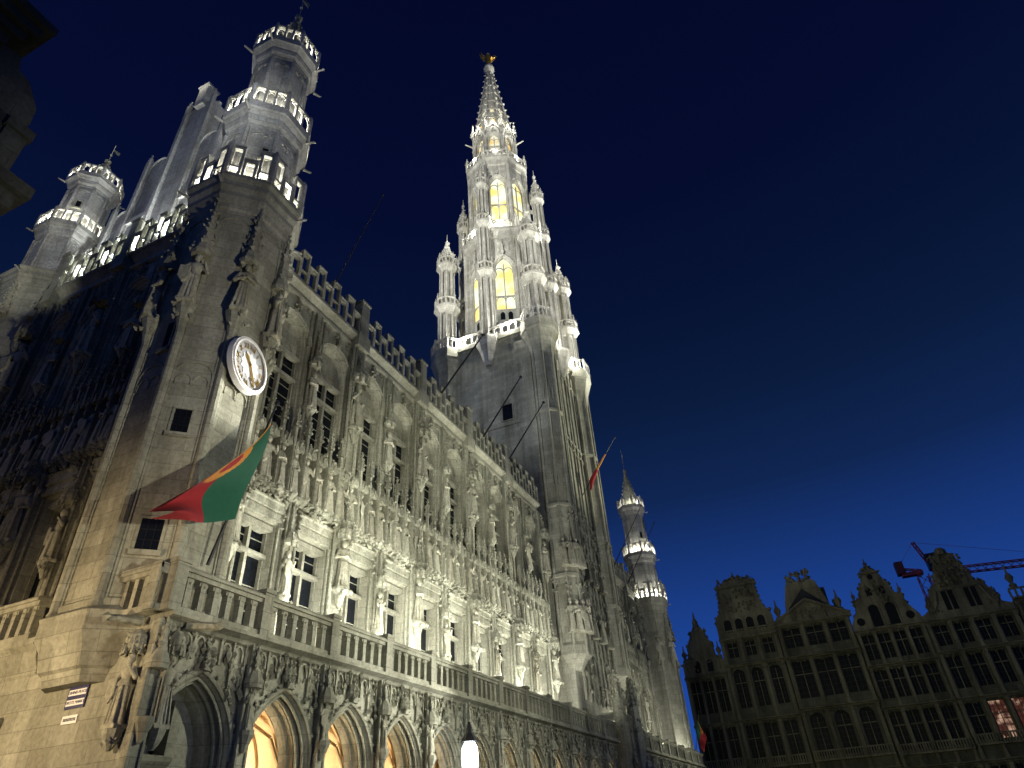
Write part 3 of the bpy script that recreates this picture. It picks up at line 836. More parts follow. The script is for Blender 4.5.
# ------------------------------------------------------------------ corner turrets
def gallery_bal(r, z0, z1, post=.09, per=3):
    mb = MB(); n = 8
    V = [(r * cos(radians(22.5 + 45 * i)), r * sin(radians(22.5 + 45 * i))) for i in range(n)]
    for i in range(n):
        (x0, y0), (x1, y1) = V[i], V[(i + 1) % n]
        mb.poly(x0, y0, [(post * 1.2, z0), (post * 1.2, z1 + .02), (post * .4, z1 + .22)], 8)
        L = sqrt((x1 - x0) ** 2 + (y1 - y0) ** 2)
        mb.M = Matrix(((( x1 - x0) / L, -(y1 - y0) / L, 0, x0), ((y1 - y0) / L, (x1 - x0) / L, 0, y0), (0, 0, 1, 0), (0, 0, 0, 1)))
        h = z1 - z0
        mb.box(post, L - post, -.07, .07, z1 - .10, z1); mb.box(post, L - post, -.06, .06, z0 + .02, z0 + .14)
        w = (L - 2 * post) / per
        for k in range(per):
            c = post + w * (k + .5)
            if k: mb.box(c - w / 2 - .045, c - w / 2 + .045, -.06, .06, z0 + .14, z1 - .10)
            tube_on(mb, pointed(c, w / 2 - .03, z1 - .42, z1 - .38, w * .45, 4), 0, .035, 4)
        mb.M = None
    return mb.mesh('balustrade', STONE_W)

def merlon_ring(r, z0, zlo, zhi):
    """tall openwork merlons alternating with low panels"""
    mb = MB(); n = 8
    V = [(r * cos(radians(22.5 + 45 * i)), r * sin(radians(22.5 + 45 * i))) for i in range(n)]
    for i in range(n):
        (x0, y0), (x1, y1) = V[i], V[(i + 1) % n]
        L = sqrt((x1 - x0) ** 2 + (y1 - y0) ** 2)
        mb.poly(x0, y0, [(.14, z0), (.14, zhi + .1), (.05, zhi + .3)], 8)
        mb.M = Matrix((((x1 - x0) / L, -(y1 - y0) / L, 0, x0), ((y1 - y0) / L, (x1 - x0) / L, 0, y0), (0, 0, 1, 0), (0, 0, 0, 1)))
        w = L / 3
        for k in range(3):
            a, b = w * k + .02, w * (k + 1) - .02; zt = zlo if k == 1 else zhi
            mb.box(a, a + .09, -.08, .08, z0, zt); mb.box(b - .09, b, -.08, .08, z0, zt)
            mb.box(a + .09, b - .09, -.075, .075, zt - .12, zt - .002); mb.box(a - .01, b + .01, -.11, .11, zt, zt + .09)
            if k != 1: mb.box(a + .09, b - .09, -.07, .07, z0 + .42, z0 + .52)
            mb.box(a + .09, b - .09, -.07, .07, z0 + .02, z0 + .1)
        mb.M = None
    return mb.mesh('parapet', STONE_W)

T = {}
mb = MB()
mb.poly(0, 0, [(1.55, 4.9), (1.62, 5.15), (1.72, 5.2), (1.82, 5.6), (1.98, 5.85), (1.98, 6.2), (2.02, 6.3), (1.80, 6.45), (1.80, 6.6), (1.74, 6.65), (1.74, 19.9), (1.80, 20.0), (1.80, 20.15), (1.92, 20.5), (1.92, 20.7), (2.02, 20.9), (2.02, 21.15), (2.12, 21.3), (2.12, 21.42)], 8)
for i in range(8):
    a = radians(22.5 + 45 * i); x, y = 1.76 * cos(a), 1.76 * sin(a)
    mb.poly(x, y, [(.17, 6.4), (.13, 6.5), (.13, 14.6)], 8)
    mb.poly(x * 1.02, y * 1.02, [(.10, 14.4), (.2, 14.9), (.30, 15.2), (.32, 15.35)], 8)
    mb.poly(x * 1.06, y * 1.06, [(.30, 17.35), (.33, 17.5), (.22, 17.9)], 8)
    mb.spirelet(x * 1.05, y * 1.05, 17.8, 20.2, .22, 6)
    mb.clutter(x * 1.1 - .25, x * 1.1 + .25, y * 1.1 - .25, y * 1.1 + .25, 14.7, 15.3, 12, .06, .1); mb.clutter(x * 1.1 - .25, x * 1.1 + .25, y * 1.1 - .25, y * 1.1 + .25, 17.2, 17.9, 14, .06, .11)
# recessed panel edges and trefoil tracery on every face
for i in range(8):
    a = radians(45 * i)
    mb.M = Matrix.Rotation(a + pi / 2, 4, 'Z') @ Matrix.Translation((0, -1.61, 0))
    for s in (-.52, .52): mb.box(s - .025, s + .025, -.035, .02, 6.6, 19.6)
    tube_on(mb, pointed(0, .5, 12.6, 12.9, .45, 6), -.01, .035, 4)
    for q in (-.22, .22): tube_on(mb, pointed(q, .2, 12.55, 12.7, .22, 5), -.01, .03, 4)
    tube_on(mb, pointed(0, .5, 18.6, 19.1, .45, 6), -.01, .035, 4)
    mb.M = None
T['shaft'] = mb.mesh('turret_shaft', STONE)
mb = MB()
mb.poly(0, 0, [(1.46, 21.42), (1.46, 25.2), (1.50, 25.22), (1.50, 25.34), (1.60, 25.5), (1.64, 25.7), (1.64, 25.8), (1.78, 26.05), (1.82, 26.1), (1.82, 26.38)], 8)
mb.poly(0, 0, [(1.16, 26.38), (1.16, 30.9), (1.20, 30.92), (1.20, 31.04), (1.30, 31.2), (1.34, 31.4), (1.34, 31.5), (1.50, 31.75), (1.55, 31.8), (1.55, 32.06)], 8)
for (r, z0, z1) in ((1.46, 21.45, 25.15), (1.16, 26.4, 30.85)):
    for i in range(8):
        a = radians(22.5 + 45 * i); mb.poly(r * cos(a), r * sin(a), [(.10, z0), (.10, z1)], 6)
        b = radians(45 * i)
        mb.M = Matrix.Rotation(b + pi / 2, 4, 'Z') @ Matrix.Translation((0, -r * cos(radians(22.5)), 0))
        w = r * .29
        tube_on(mb, pointed(0, w, z0, z1 - .62, w * .95, 6), -.01, .055, 4)
        tube_on(mb, pointed(-w / 2, w / 2, z1 - .62, z1 - .58, w * .5, 4), -.005, .035, 4); tube_on(mb, pointed(w / 2, w / 2, z1 - .62, z1 - .58, w * .5, 4), -.005, .035, 4)
        mb.M = None
# pinnacled buttress strips and gargoyles under the galleries
for (r, z) in ((1.98, 21.0), (1.74, 25.9), (1.5, 31.6)):
    for i in (1, 3, 4, 6, 7):
        a = radians(22.5 + 45 * i)
        mb.tube((r * cos(a), r * sin(a), z), ((r + .34) * cos(a), (r + .34) * sin(a), z + .06), .07, .045, 6); mb.blob(((r + .36) * cos(a), (r + .36) * sin(a), z + .06), .07)
T['lantern'] = mb.mesh('turret_lantern', STONE_W)
T['parapet'] = merlon_ring(2.0, 21.42, 22.35, 23.0)
T['bal2'] = gallery_bal(1.74, 26.38, 27.55)
T['bal3'] = gallery_bal(1.48, 32.06, 33.1, .08, 3)
mb = MB()
mb.poly(0, 0, [(.86, 0), (.86, .55), (.70, 1.0), (.12, 3.1)], 8)
for k in range(6):
    t = k / 6; r = .74 * (1 - t) + .14
    for i in range(8): mb.blob((r * cos(radians(22.5 + 45 * i)), r * sin(radians(22.5 + 45 * i)), 1.0 + 2.0 * t), .11)
mb.ball((0, 0, 3.3), .2); mb.clutter(-.2, .2, -.2, .2, 2.8, 3.4, 8, .06, .1)
mb.tube((0, 0, 3.3), (0, 0, 5.3), .03, .015, 5); mb.slab([(0, 4.8), (.45, 4.95), (.42, 4.6), (0, 4.65)], -.01, .01); mb.ball((0, 0, 4.1), .08)
T['spire'] = mb.mesh('spire', ORN)

def slot(ax, ay, face, z0, z1, w, dx=0.0, r=1.61):
    """dark window slot sunk in a turret face"""
    b = radians(face); fm = MB()
    fm.M = Matrix.Translation((ax, ay, 0)) @ Matrix.Rotation(b + pi / 2, 4, 'Z') @ Matrix.Translation((dx, -r, 0))
    fm.box(-w / 2 - .07, -w / 2, -.03, .05, z0 - .07, z1 + .07); fm.box(w / 2, w / 2 + .07, -.03, .05, z0 - .07, z1 + .07)
    fm.box(-w / 2, w / 2, -.03, .05, z1, z1 + .07); fm.box(-w / 2 - .1, w / 2 + .1, -.09, .05, z0 - .13, z0)
    fm.cur = 1
    for q in (-.17, .17): fm.box(q * w - .012, q * w + .012, -.022, -.010, z0, z1)
    for q in (.33, .66): fm.box(-w / 2, w / 2, -.024, -.012, z0 + (z1 - z0) * q - .012, z0 + (z1 - z0) * q + .012)
    fm.cur = 0
    pm = MB(); pm.M = fm.M.copy(); pm.box(-w / 2, w / 2, -.008, .04, z0, z1)
    return fm.mesh('window', [STONE, IRON]), pm.mesh('pane', GLASS)

def turret(ax, ay, place, slots, stats, group, dz=0.0, zs=1.0, k=1.0, kz=1.0):
    sc = (k, k, kz)
    t = put('corner_turret', T['shaft'], HALL, (ax, ay, dz), 0, sc)
    def sub(nm, me, z0=0.0, q=1.0):
        o = put(nm, me, t, (ax, ay, dz)); o.location = (0, 0, z0); o.scale = (1, 1, q)
    sub('lantern_stage', T['lantern']); sub('balustrade', T['bal2']); sub('balustrade', T['bal3']); sub('spire', T['spire'], 32.062, zs)
    if k == 1: sub('parapet', T['parapet'])
    for s_ in slots:
        p, q = slot(0, 0, *s_)
        sub('window', p); sub('window_pane', q)
    for j in stats:
        a = radians(22.5 + 45 * j)
        statue((ax + 1.93 * cos(a), ay + 1.93 * sin(a), 15.36), a + pi / 2, 1.95, 'stone statue on a corner console of the %s' % place, group)
    return t
turret(11.1, 14.95, 'octagonal clock turret', [(225, 11.0, 11.75, .42), (225, 7.75, 8.55, .5), (180, 13.9, 14.9, .25, .2), (225, 23.4, 24.0, .26, .30, 1.35)], (3, 4, 5, 6), 'statues around the clock turret', 0.0, 1.45)
turret(11.1, 26.9, 'far side turret', [(225, 28.6, 29.3, .25, 0, 1.08)], (), None, 8.9, 1.1, 0.8, 0.66)
turret(69.7, 14.95, 'far right turret', [(225, 28.2, 28.9, .3, 0, 1.08)], (4, 5), 'statues on the far right turret', 0.0, 1.5)
mb = MB(); mb.poly(69.7, 14.95, [(1.74, 0), (1.74, 5.0)], 8); mb.poly(11.1, 26.9, [(1.3, 0), (1.3, 13.0)], 8)
put('turret_foot', mb.mesh('turret_foot', STONE), HALL, (0, 0, 0))

# ------------------------------------------------------------------ stepped gable over the street side
mb = MB()
mb.M = Matrix.Translation((11.25, 20.7, 0)) @ Matrix.Rotation(-pi / 2, 4, 'Z')
hw = [(4.5, 24.0), (3.6, 26.6), (2.5, 29.6), (.95, 33.2)]
pts = [(-4.6, 21.4)]
for k, (w, z) in enumerate(hw):
    pts.append((-w, z)); pts.append((-(hw[k + 1][0] if k + 1 < len(hw) else .42), z + .35))
pts += [(-x, z) for x, z in pts[::-1]]
mb.slab(pts, 0, .6)
for s in (-1, 1):
    for k, (w, z) in enumerate(hw):
        x = s * (w - .12)
        mb.box(x - .11, x + .11, -.16, -.003, 21.4, z + .45); mb.spirelet(x, -.06, z + .45, z + 1.0, .11, 2)
        if k + 1 < len(hw):
            c = s * (w + hw[k + 1][0]) / 2 - s * .12
            ww = (w - hw[k + 1][0]) / 2 - .16
            tube_on(mb, pointed(c, ww, 21.6, z - .3, ww, 6), -.03, .05, 5)
            mb.box(c - ww, c + ww, -.12, -.004, (z + 21.4) / 2 - .15, (z + 21.4) / 2 + .1)
    # sloped copings
for k in range(len(pts) - 1):
    a, b = pts[k], pts[k + 1]
    if abs(b[0] - a[0]) > .2: mb.tube((a[0], .25, a[1] + .04), (b[0], .25, b[1] + .04), .16, .16, 5)
mb.box(-.30, .30, -.22, .4, 33.2, 34.8); mb.box(-.36, .36, -.28, .46, 34.802, 34.95)
put('gable', mb.mesh('gable', STONE_W), HALL, (0, 0, 0))

# ------------------------------------------------------------------ belfry
BX, BY, BH = 49.3, 20.3, 5.2
mb = MB()
mb.box(BX - BH, BX + BH, BY - BH, BY + BH, 0, 40.3)
# shallow buttress on the flank, set-off mouldings
mb.box(BX - BH - .35, BX - BH - .002, BY - BH + .9, BY - 2.75, 10, 39.6)
for z in (31.0, 22.2):
    mb.box(BX - BH - .10, BX + BH + .1, BY - BH - .10, BY + BH, z, z + .3)
# ribs and tall blind panels on the front
for k in range(9):
    x = BX - BH + 1.5 + (2 * BH - 3.0) * k / 8
    mb.tube((x, BY - BH - .05, 9), (x, BY - BH - .05, 39.6), .13, .13, 6)
for k in range(4):
    c = BX - BH + 1.5 + (2 * BH - 3.0) * (2 * k + 1) / 8
    for z0, z1 in ((24.2, 30.4), (31.6, 38.4), (17.5, 23.5), (11, 16.5)):
        tube_on(mb, pointed(c, .78, z0, z1 - .8, .8, 6), BY - BH - .06, .1, 5)
        mb.tube((c, BY - BH - .03, z0), (c, BY - BH - .03, z1 - .5), .07, .07, 5)
mb.clutter(BX - BH + 1.4, BX + BH - 1.4, BY - BH - .3, BY - BH - .05, 9, 24, 260, .08, .2, 1.8)
# parapet mouldings of the platform
mb.box(BX - BH - .15, BX + BH + .15, BY - BH - .15, BY + BH + .15, 40.302, 40.6)
mb.box(BX - BH - .4, BX + BH + .4, BY - BH - .4, BY + BH + .4, 40.602, 41.0)
BELF = put('belfry', mb.mesh('belfry', STONE), HALL, (0, 0, 0))
# window in the flank
def flat_window(x, y, z0, z1, w, rz, parent, nm='window'):
    fm = MB(); fm.M = Matrix.Translation((x, y, 0)) @ Matrix.Rotation(rz, 4, 'Z')
    fm.box(-w / 2 - .12, -w / 2, -.06, .05, z0 - .1, z1 + .12); fm.box(w / 2, w / 2 + .12, -.06, .05, z0 - .1, z1 + .12)
    fm.box(-w / 2, w / 2, -.06, .05, z1, z1 + .12); fm.box(-w / 2, w / 2, -.09, .05, z0 - .1, z0)
    put(nm, fm.mesh('window', STONE), parent, (0, 0, 0))
    pm = MB(); pm.M = fm.M.copy(); pm.box(-w / 2, w / 2, -.015, .04, z0, z1)
    put('window_pane', pm.mesh('pane', GLASS), parent, (0, 0, 0))
flat_window(BX - BH, 18.75, 31.6, 33.2, .95, -pi / 2, BELF)

# corner stair turrets of the shaft
for (x, y, zb) in ((BX - BH + .55, BY - BH + .15, 11.6), (BX + BH - .55, BY - BH + .15, 11.6), (BX - BH + .6, BY + BH - .6, 20)):
    mb = MB()
    mb.poly(0, 0, [(.5, zb - .9), (.9, zb - .3), (1.25, zb), (1.25, zb + .6), (1.15, zb + .8), (1.15, 40.0)], 8)
    mb.poly(0, 0, [(1.15, 37.2), (1.25, 37.8), (1.35, 38.6), (1.75, 39.9), (1.85, 40.1), (1.85, 41.1)], 8)
    for z in (16.8, 22.3, 31.0): mb.poly(0, 0, [(1.2, z), (1.32, z + .1), (1.32, z + .3), (1.2, z + .4)], 8)
    for i in range(8):
        a = radians(22.5 + 45 * i); px, py = 1.17 * cos(a), 1.17 * sin(a)
        mb.tube((px, py, zb), (px, py, 39), .13, .13, 6)
        for z in (16.0, 21.2):
            mb.poly(px * .86 + .1, py * .86, [(.28, z), (.34, z + .2), (.16, z + .6)], 6); mb.spirelet(px, py, z + .4, z + 2.0, .15, 4)
        mb.clutter(px - .2, px + .2, py - .2, py + .2, 15.6, 17, 6, .08, .14); mb.clutter(px - .2, px + .2, py - .2, py + .2, 20.8, 22.5, 8, .08, .14)
    t = put('stair_turret', mb.mesh('stair_turret', STONE), BELF, (x, y, 0))
for z in (32.6, 24.4):
    for q in (-.28, .38):
        pass
for zc in (33.0, 24.6):
    for ang in (202, 248):
        a = radians(ang + 0.5); x, y = BX - BH + .55 + 1.08 * cos(a), BY - BH + .15 + 1.08 * sin(a)
        flat_window(x, y, zc - .5, zc + .4, .34, a + pi / 2, BELF)
for k, (ang) in enumerate((203, 225, 247, 270)):
    a = radians(ang)
    for z in (13.0, 17.6):
        statue((BX - BH + .55 + 1.36 * cos(a), BY - BH + .15 + 1.36 * sin(a), z), a + pi / 2, 2.1, 'stone statue in the tiers around the near corner turret of the belfry', 'statues on the belfry corner turret')
for z in (13.5, 17.8):
    for k in range(4):
        statue((BX - BH + 2.4 + 1.85 * k, BY - BH - .45, z), 0, 2.0, 'stone statue on the belfry front between its corner turrets', 'statues on the belfry front')
    
# platform balustrade and corner bastions
def straight_bal(mb, x0, y0, x1, y1, z0, z1, step=.75):
    L = sqrt((x1 - x0) ** 2 + (y1 - y0) ** 2); n = max(1, int(L / step))
    mb.M = Matrix((((x1 - x0) / L, -(y1 - y0) / L, 0, x0), ((y1 - y0) / L, (x1 - x0) / L, 0, y0), (0, 0, 1, 0), (0, 0, 0, 1)))
    mb.box(0, L, -.11, .11, z1 - .16, z1); mb.box(0, L, -.10, .10, z0, z0 + .16)
    for k in range(n + 1): mb.box(L * k / n - .09, L * k / n + .09, -.085, .085, z0 + .162, z1 - .162)
    for k in range(n): tube_on(mb, pointed(L * (k + .5) / n, L / n / 2 - .08, z1 - .5, z1 - .45, .25, 4), 0, .05, 4)
    mb.M = None
mb = MB(); E = BH + .28
straight_bal(mb, BX - E, BY + E, BX - E, BY - E, 41.0, 42.3); straight_bal(mb, BX - E, BY - E, BX + E, BY - E, 41.0, 42.3); straight_bal(mb, BX + E, BY - E, BX + E, BY + E, 41.0, 42.3)
put('platform_balustrade', mb.mesh('platform_balustrade', STONE_W), BELF, (0, 0, 0))
mb = MB()
mb.poly(0, 0, [(.3, 38.0), (.5, 38.4), (.7, 39.3), (1.2, 40.6), (1.25, 40.7), (1.25, 41.0)], 8)
MIDB = mb.mesh('bastion', STONE_W)
for (x, y) in ((BX - BH - .1, BY), (BX, BY - BH - .1)): put('bastion', MIDB, BELF, (x, y, 0))
BBAL = gallery_bal(1.75, 41.1, 42.4, .11, 3)
for (x, y) in ((BX - BH + .55, BY - BH + .15), (BX + BH - .55, BY - BH + .15), (BX - BH + .6, BY + BH - .6)): put('bastion_balustrade', BBAL, BELF, (x, y, 0))

# octagon stages
def octagon(R, z0, z1, name):
    mb = MB(); mb.poly(0, 0, [(R, z0), (R, z1)], 8, 0)
    return mb
def stage(R, z0, z1, sill, spring, rise, w, glow, hood):
    """eight arched lit windows between shafts"""
    wall = MB(); ap = R * cos(radians(22.5)); L = 2 * R * sin(radians(22.5))
    wins = []
    for i in range(8):
        a = radians(22.5 + 45 * i)
        Mx = Matrix.Rotation(a + pi / 2, 4, 'Z') @ Matrix.Translation((0, -ap, 0))
        wall.M = Mx
        mk = lambda q: pointed(0, w - q, sill, spring, rise - q * .8, 8)
        face_hole(wall, -L / 2, L / 2, z0, z1, mk(-.22), 0)
        orders(wall, mk, [(-.22, 0), (-.16, .08), (-.1, .1), (-.05, .2), (0, .24), (.0, .42)])
        tube_on(wall, mk(-.30)[1:-1], -.05, .10, 6)
        for q in (-L / 2 + .36, L / 2 - .36):
            wall.tube((q, -.04, z0), (q, -.04, z1), .07, .07, 5)
        for k in range(4):
            if z1 - spring - rise > 2.5: tube_on(wall, pointed(-1.05 + .7 * k, .3, spring + rise + 1.0, z1 - .9, .35, 4), -.02, .06, 4)
        if hood:
            wall.spirelet(0, -.1, spring + rise + .3, spring + rise + hood, .2, 4)
            for x, z in mk(-.42)[2:-2]: wall.blob((x, -.1, z), .12)
        # sill panel row
        for k in range(5):
            x = -w + 2 * w * (k + .5) / 5
            if sill - z0 > .9: tube_on(wall, pointed(x, w / 6, z0 + .15, sill - .45, .2, 4), -.03, .05, 4)
        fr = MB(); fr.M = Mx
        n = 2
        fr.box(-.06, .06, .30, .40, sill, spring + rise * .55)
        fr.box(-w, w, .31, .39, (sill + spring) / 2 - .08, (sill + spring) / 2 + .08)
        tube_on(fr, pointed(-w / 2, w / 2 - .03, spring - .3, spring, w * .55, 5), .35, .05, 4); tube_on(fr, pointed(w / 2, w / 2 - .03, spring - .3, spring, w * .55, 5), .35, .05, 4)
        for q in (-w / 2, w / 2): tube_on(fr, pointed(q, w / 2 - .05, (sill + spring) / 2 - .6, (sill + spring) / 2 - .45, w * .4, 5), .35, .045, 4)
        pm = MB(); pm.M = Mx; pm.flat(mk(0), .42)
        if hood > 2:
            fr.box(-w, w, .33, .415, sill + .02, sill + 1.9); fr.cur = 1
            for q in (-.4, .4): fr.flat(pointed(q, .24, sill + .5, sill + 1.2, .35, 4), .325)
            fr.cur = 0
        wins.append((fr.mesh('window', [STONE_W, GLASS]), pm.mesh('pane', glow)))
    wall.M = None
    return wall, wins

B0 = (BX, BY, 0)
wall, wins = stage(4.5, 40.3, 56.0, 44.0, 51.3, 1.9, .95, GLOW, 2.6)
for i in range(8):
    a = radians(45 * i); wall.tube((4.5 * cos(a), 4.5 * sin(a), 41), (4.5 * cos(a), 4.5 * sin(a), 56), .28, .28, 8)
wall.poly(0, 0, [(4.0, 55.9), (4.6, 56.3), (4.7, 56.9), (4.95, 57.2), (4.95, 57.5)], 8, 0)
st = put('lower_octagon', wall.mesh('lower_octagon', STONE_W), BELF, B0)
for a, b in wins: put('lit_window', a, BELF, B0); put('lit_pane', b, BELF, B0)
wall, wins = stage(3.75, 57.5, 70.0, 59.8, 66.2, 1.7, .90, GLOW, 1.6)
for i in range(8):
    a = radians(45 * i); wall.tube((3.75 * cos(a), 3.75 * sin(a), 57.5), (3.75 * cos(a), 3.75 * sin(a), 70), .26, .26, 8)
wall.poly(0, 0, [(3.4, 69.9), (3.8, 70.2), (3.9, 70.9), (4.15, 71.3), (4.15, 71.6)], 8, 0)
put('upper_octagon', wall.mesh('upper_octagon', STONE_W), BELF, B0)
for a, b in wins: put('lit_window', a, BELF, B0); put('lit_pane', b, BELF, B0)
wall, wins = stage(2.95, 71.6, 79.6, 74.3, 76.7, 1.3, .66, GLOW2, .9)
for i in range(8):
    a = radians(45 * i); x, y = cos(a), sin(a)
    wall.tube((2.95 * x, 2.95 * y, 71.6), (2.95 * x, 2.95 * y, 79.6), .22, .22, 8)
    wall.spirelet(3.05 * x, 3.05 * y, 79.2, 82.2, .3, 4); wall.tube((3.0 * x, 3.0 * y, 77.2), (4.2 * x, 4.2 * y, 77.4), .13, .08, 6)
    b = a + radians(22.5)
    wall.M = Matrix.Rotation(b + pi / 2, 4, 'Z') @ Matrix.Translation((0, -2.72, 0))
    wall.slab([(-1.05, 78.6), (0, 80.8), (1.05, 78.6), (.8, 78.6), (0, 80.1), (-.8, 78.6)], -.12, .08); wall.spirelet(0, -.02, 80.7, 81.5, .14, 2)
    wall.M = None
put('lantern', wall.mesh('lantern', STONE_W), BELF, B0)
for a, b in wins: put('lit_window', a, BELF, B0); put('lit_pane', b, BELF, B0)
def oct_bal(R, z0, z1, per):
    mb = MB()
    V = [(R * cos(radians(45 * i)), R * sin(radians(45 * i))) for i in range(8)]
    for i in range(8):
        straight_bal(mb, *V[i], *V[(i + 1) % 8], z0, z1, per); mb.poly(*V[i], [(.22, z0), (.22, z1 + .1)], 8); mb.spirelet(*V[i], z1 + .1, z1 + 1.3, .22, 3)
    return mb.mesh('gallery_balustrade', STONE_W)
put('gallery_balustrade', oct_bal(4.75, 57.5, 58.8, .7), BELF, B0)
put('gallery_balustrade', oct_bal(4.0, 71.6, 72.9, .6), BELF, B0)

# spire with crocketed ribs and pierced panels
mb = MB()
Z0, Z1, R0, R1 = 79.6, 97.6, 2.7, .34
for i in range(8):
    a = radians(45 * i)
    mb.tube((R0 * cos(a), R0 * sin(a), Z0), (R1 * cos(a), R1 * sin(a), Z1), .20, .10, 6)
    for k in range(10):
        t = (k + .7) / 10.4; r = R0 + (R1 - R0) * t + .22
        mb.blob((r * cos(a), r * sin(a), Z0 + (Z1 - Z0) * t), .24 - .08 * t)
    b = a + radians(22.5)
    for t in (.16, .3, .44, .58, .72, .86):
        r = (R0 + (R1 - R0) * t); z = Z0 + (Z1 - Z0) * t
        mb.tube((r * cos(a), r * sin(a), z), (r * cos(a + pi / 4), r * sin(a + pi / 4), z), .10, .10, 5)
mb.poly(0, 0, [(R0 - .25, Z0), (R1, Z1 - .4)], 8, 0)
put('spire', mb.mesh('spire', STONE_W), BELF, B0)
mb = MB()
for i in range(8):
    a = radians(22.5 + 45 * i)
    mb.M = Matrix.Rotation(a + pi / 2, 4, 'Z')
    # little lit openings low in each spire face
    for (z0, z1, w) in ((81.0, 83.6, .42), (84.4, 86.2, .28)):
        y0 = -(R0 - .25 + (R1 - R0 + .25) * (z0 - Z0) / (Z1 - .4 - Z0)) * cos(radians(22.5)) - .02
        y1 = -(R0 - .25 + (R1 - R0 + .25) * (z1 - Z0) / (Z1 - .4 - Z0)) * cos(radians(22.5)) - .02
        mb.add([(-w, y0, z0), (w, y0, z0), (w * .7, y1, z1 - .3), (0, y1 - .0, z1), (-w * .7, y1, z1 - .3)], [(0, 1, 2, 3, 4)])
    mb.M = None
put('spire_opening', mb.mesh('spire_opening', GLOW2), BELF, B0)
mb = MB(); mb.poly(0, 0, [(.3, 97.4), (.55, 97.7), (.85, 98.3), (.85, 98.7), (.5, 99.1), (.2, 99.2)], 10)
put('spire_globe', mb.mesh('spire_globe', STONE_W), BELF, B0)

# slender turrets around the octagon
def slender(zb, rings, fin, r):
    mb = MB(); z0 = zb
    for z in rings:
        mb.poly(0, 0, [(r * .66, z0 - .2), (r * .66, z - 1.0), (r * 1.0, z - .95), (r * 1.05, z - .8), (r * 1.4, z - .35), (r * 1.48, z - .3), (r * 1.48, z)], 8)
        for i in range(8):
            a = radians(22.5 + 45 * i)
            mb.tube((r * .9 * cos(a), r * .9 * sin(a), z0), (r * .9 * cos(a), r * .9 * sin(a), z - .95), .13, .13, 5)
            px, py = r * 1.3 * cos(a), r * 1.3 * sin(a)
            mb.tube((px, py, z), (px, py, z + .95), .10, .10, 5); mb.spirelet(px, py, z + .95, z + 1.7, .12, 1)
            b = a + radians(22.5)
            mb.tube((r * 1.2 * cos(b), r * 1.2 * sin(b), z), (r * 1.2 * cos(b), r * 1.2 * sin(b), z + .8), .06, .06, 4)
        mb.poly(0, 0, [(r * 1.36, z + .80), (r * 1.4, z + .84), (r * 1.4, z + .97), (r * .6, z + 1.0)], 8)
        z0 = z; r *= .86
    z = rings[-1] + .9
    mb.spirelet(0, 0, z, fin - 1.2, r * 1.05, 4, 8, 22.5)
    mb.tube((0, 0, fin - 1.5), (0, 0, fin + .4), .07, .03, 5); mb.ball((0, 0, fin - .9), .2)
    return mb.mesh('pinnacle_turret', STONE_W)
SC_C = slender(41.0, [47.4, 53.6], 58.6, .95)
SC_M = slender(41.0, [50.3, 58.0, 64.6], 70.2, .80)
for (x, y) in ((BX - BH + .45, BY - BH + .15), (BX + BH - .45, BY - BH + .15), (BX - BH + .45, BY + BH - .45), (BX + BH - .45, BY + BH - .45)):
    put('pinnacle_turret', SC_C, BELF, (x, y, 0))
for i in range(4):
    a = pi / 2 * i; put('pinnacle_turret', SC_M, BELF, (BX + 5.0 * cos(a), BY + 5.0 * sin(a), 0))
mb = MB()
for i in range(8):
    a = radians(45 * i)
    ro = 5.0 if i % 2 == 0 else 6.9
    for z in ((49.0,) if i % 2 else (49.0, 56.5, 63)):
        ri = 4.4 if z < 57 else 3.7
        mb.tube((ro * cos(a), ro * sin(a), z - .8), (ri * cos(a), ri * sin(a), z + .6), .22, .22, 6)
put('flying_buttress', mb.mesh('flying_buttress', STONE_W), BELF, B0)

# gilded archangel
mb = MB()
mb.loft([[(rx * cos(2 * pi * i / 12), ry * sin(2 * pi * i / 12), z) for i in range(12)] for z, rx, ry in ((0, .35, .3), (.3, .5, .42), (.7, .35, .3), (1.2, .42, .36), (2.2, .42, .34), (3.0, .5, .36), (3.3, .42, .3), (3.5, .16, .16))])
mb.ball((0, 0, 3.85), .30, 10, 8, 1.15)
mb.tube((-.4, 0, 3.1), (-.95, -.1, 3.5), .14, .11); mb.tube((-.95, -.1, 3.5), (-1.1, -.1, 4.3), .11, .08); mb.tube((-1.1, -.1, 4.2), (-1.0, -.1, 5.6), .05, .03)
mb.tube((.4, 0, 3.1), (.95, -.1, 2.8), .14, .11); mb.tube((.95, -.1, 2.8), (1.3, -.2, 3.1), .1, .08)
for s in (-1, 1): mb.slab([(s * .2, 3.2), (s * 1.0, 4.3), (s * 1.35, 4.2), (s * 1.2, 3.2), (s * .7, 2.2), (s * .2, 2.0)], .18, .30)
ang = put('gilded_archangel', remesh(mb.mesh('gilded_archangel', GOLD), .07, GOLD, 'gilded_archangel'), None, (BX, BY, 99.15), radians(-60))
tag(ang, 'gilded winged figure with raised sword standing on the belfry spire tip', 'statue')

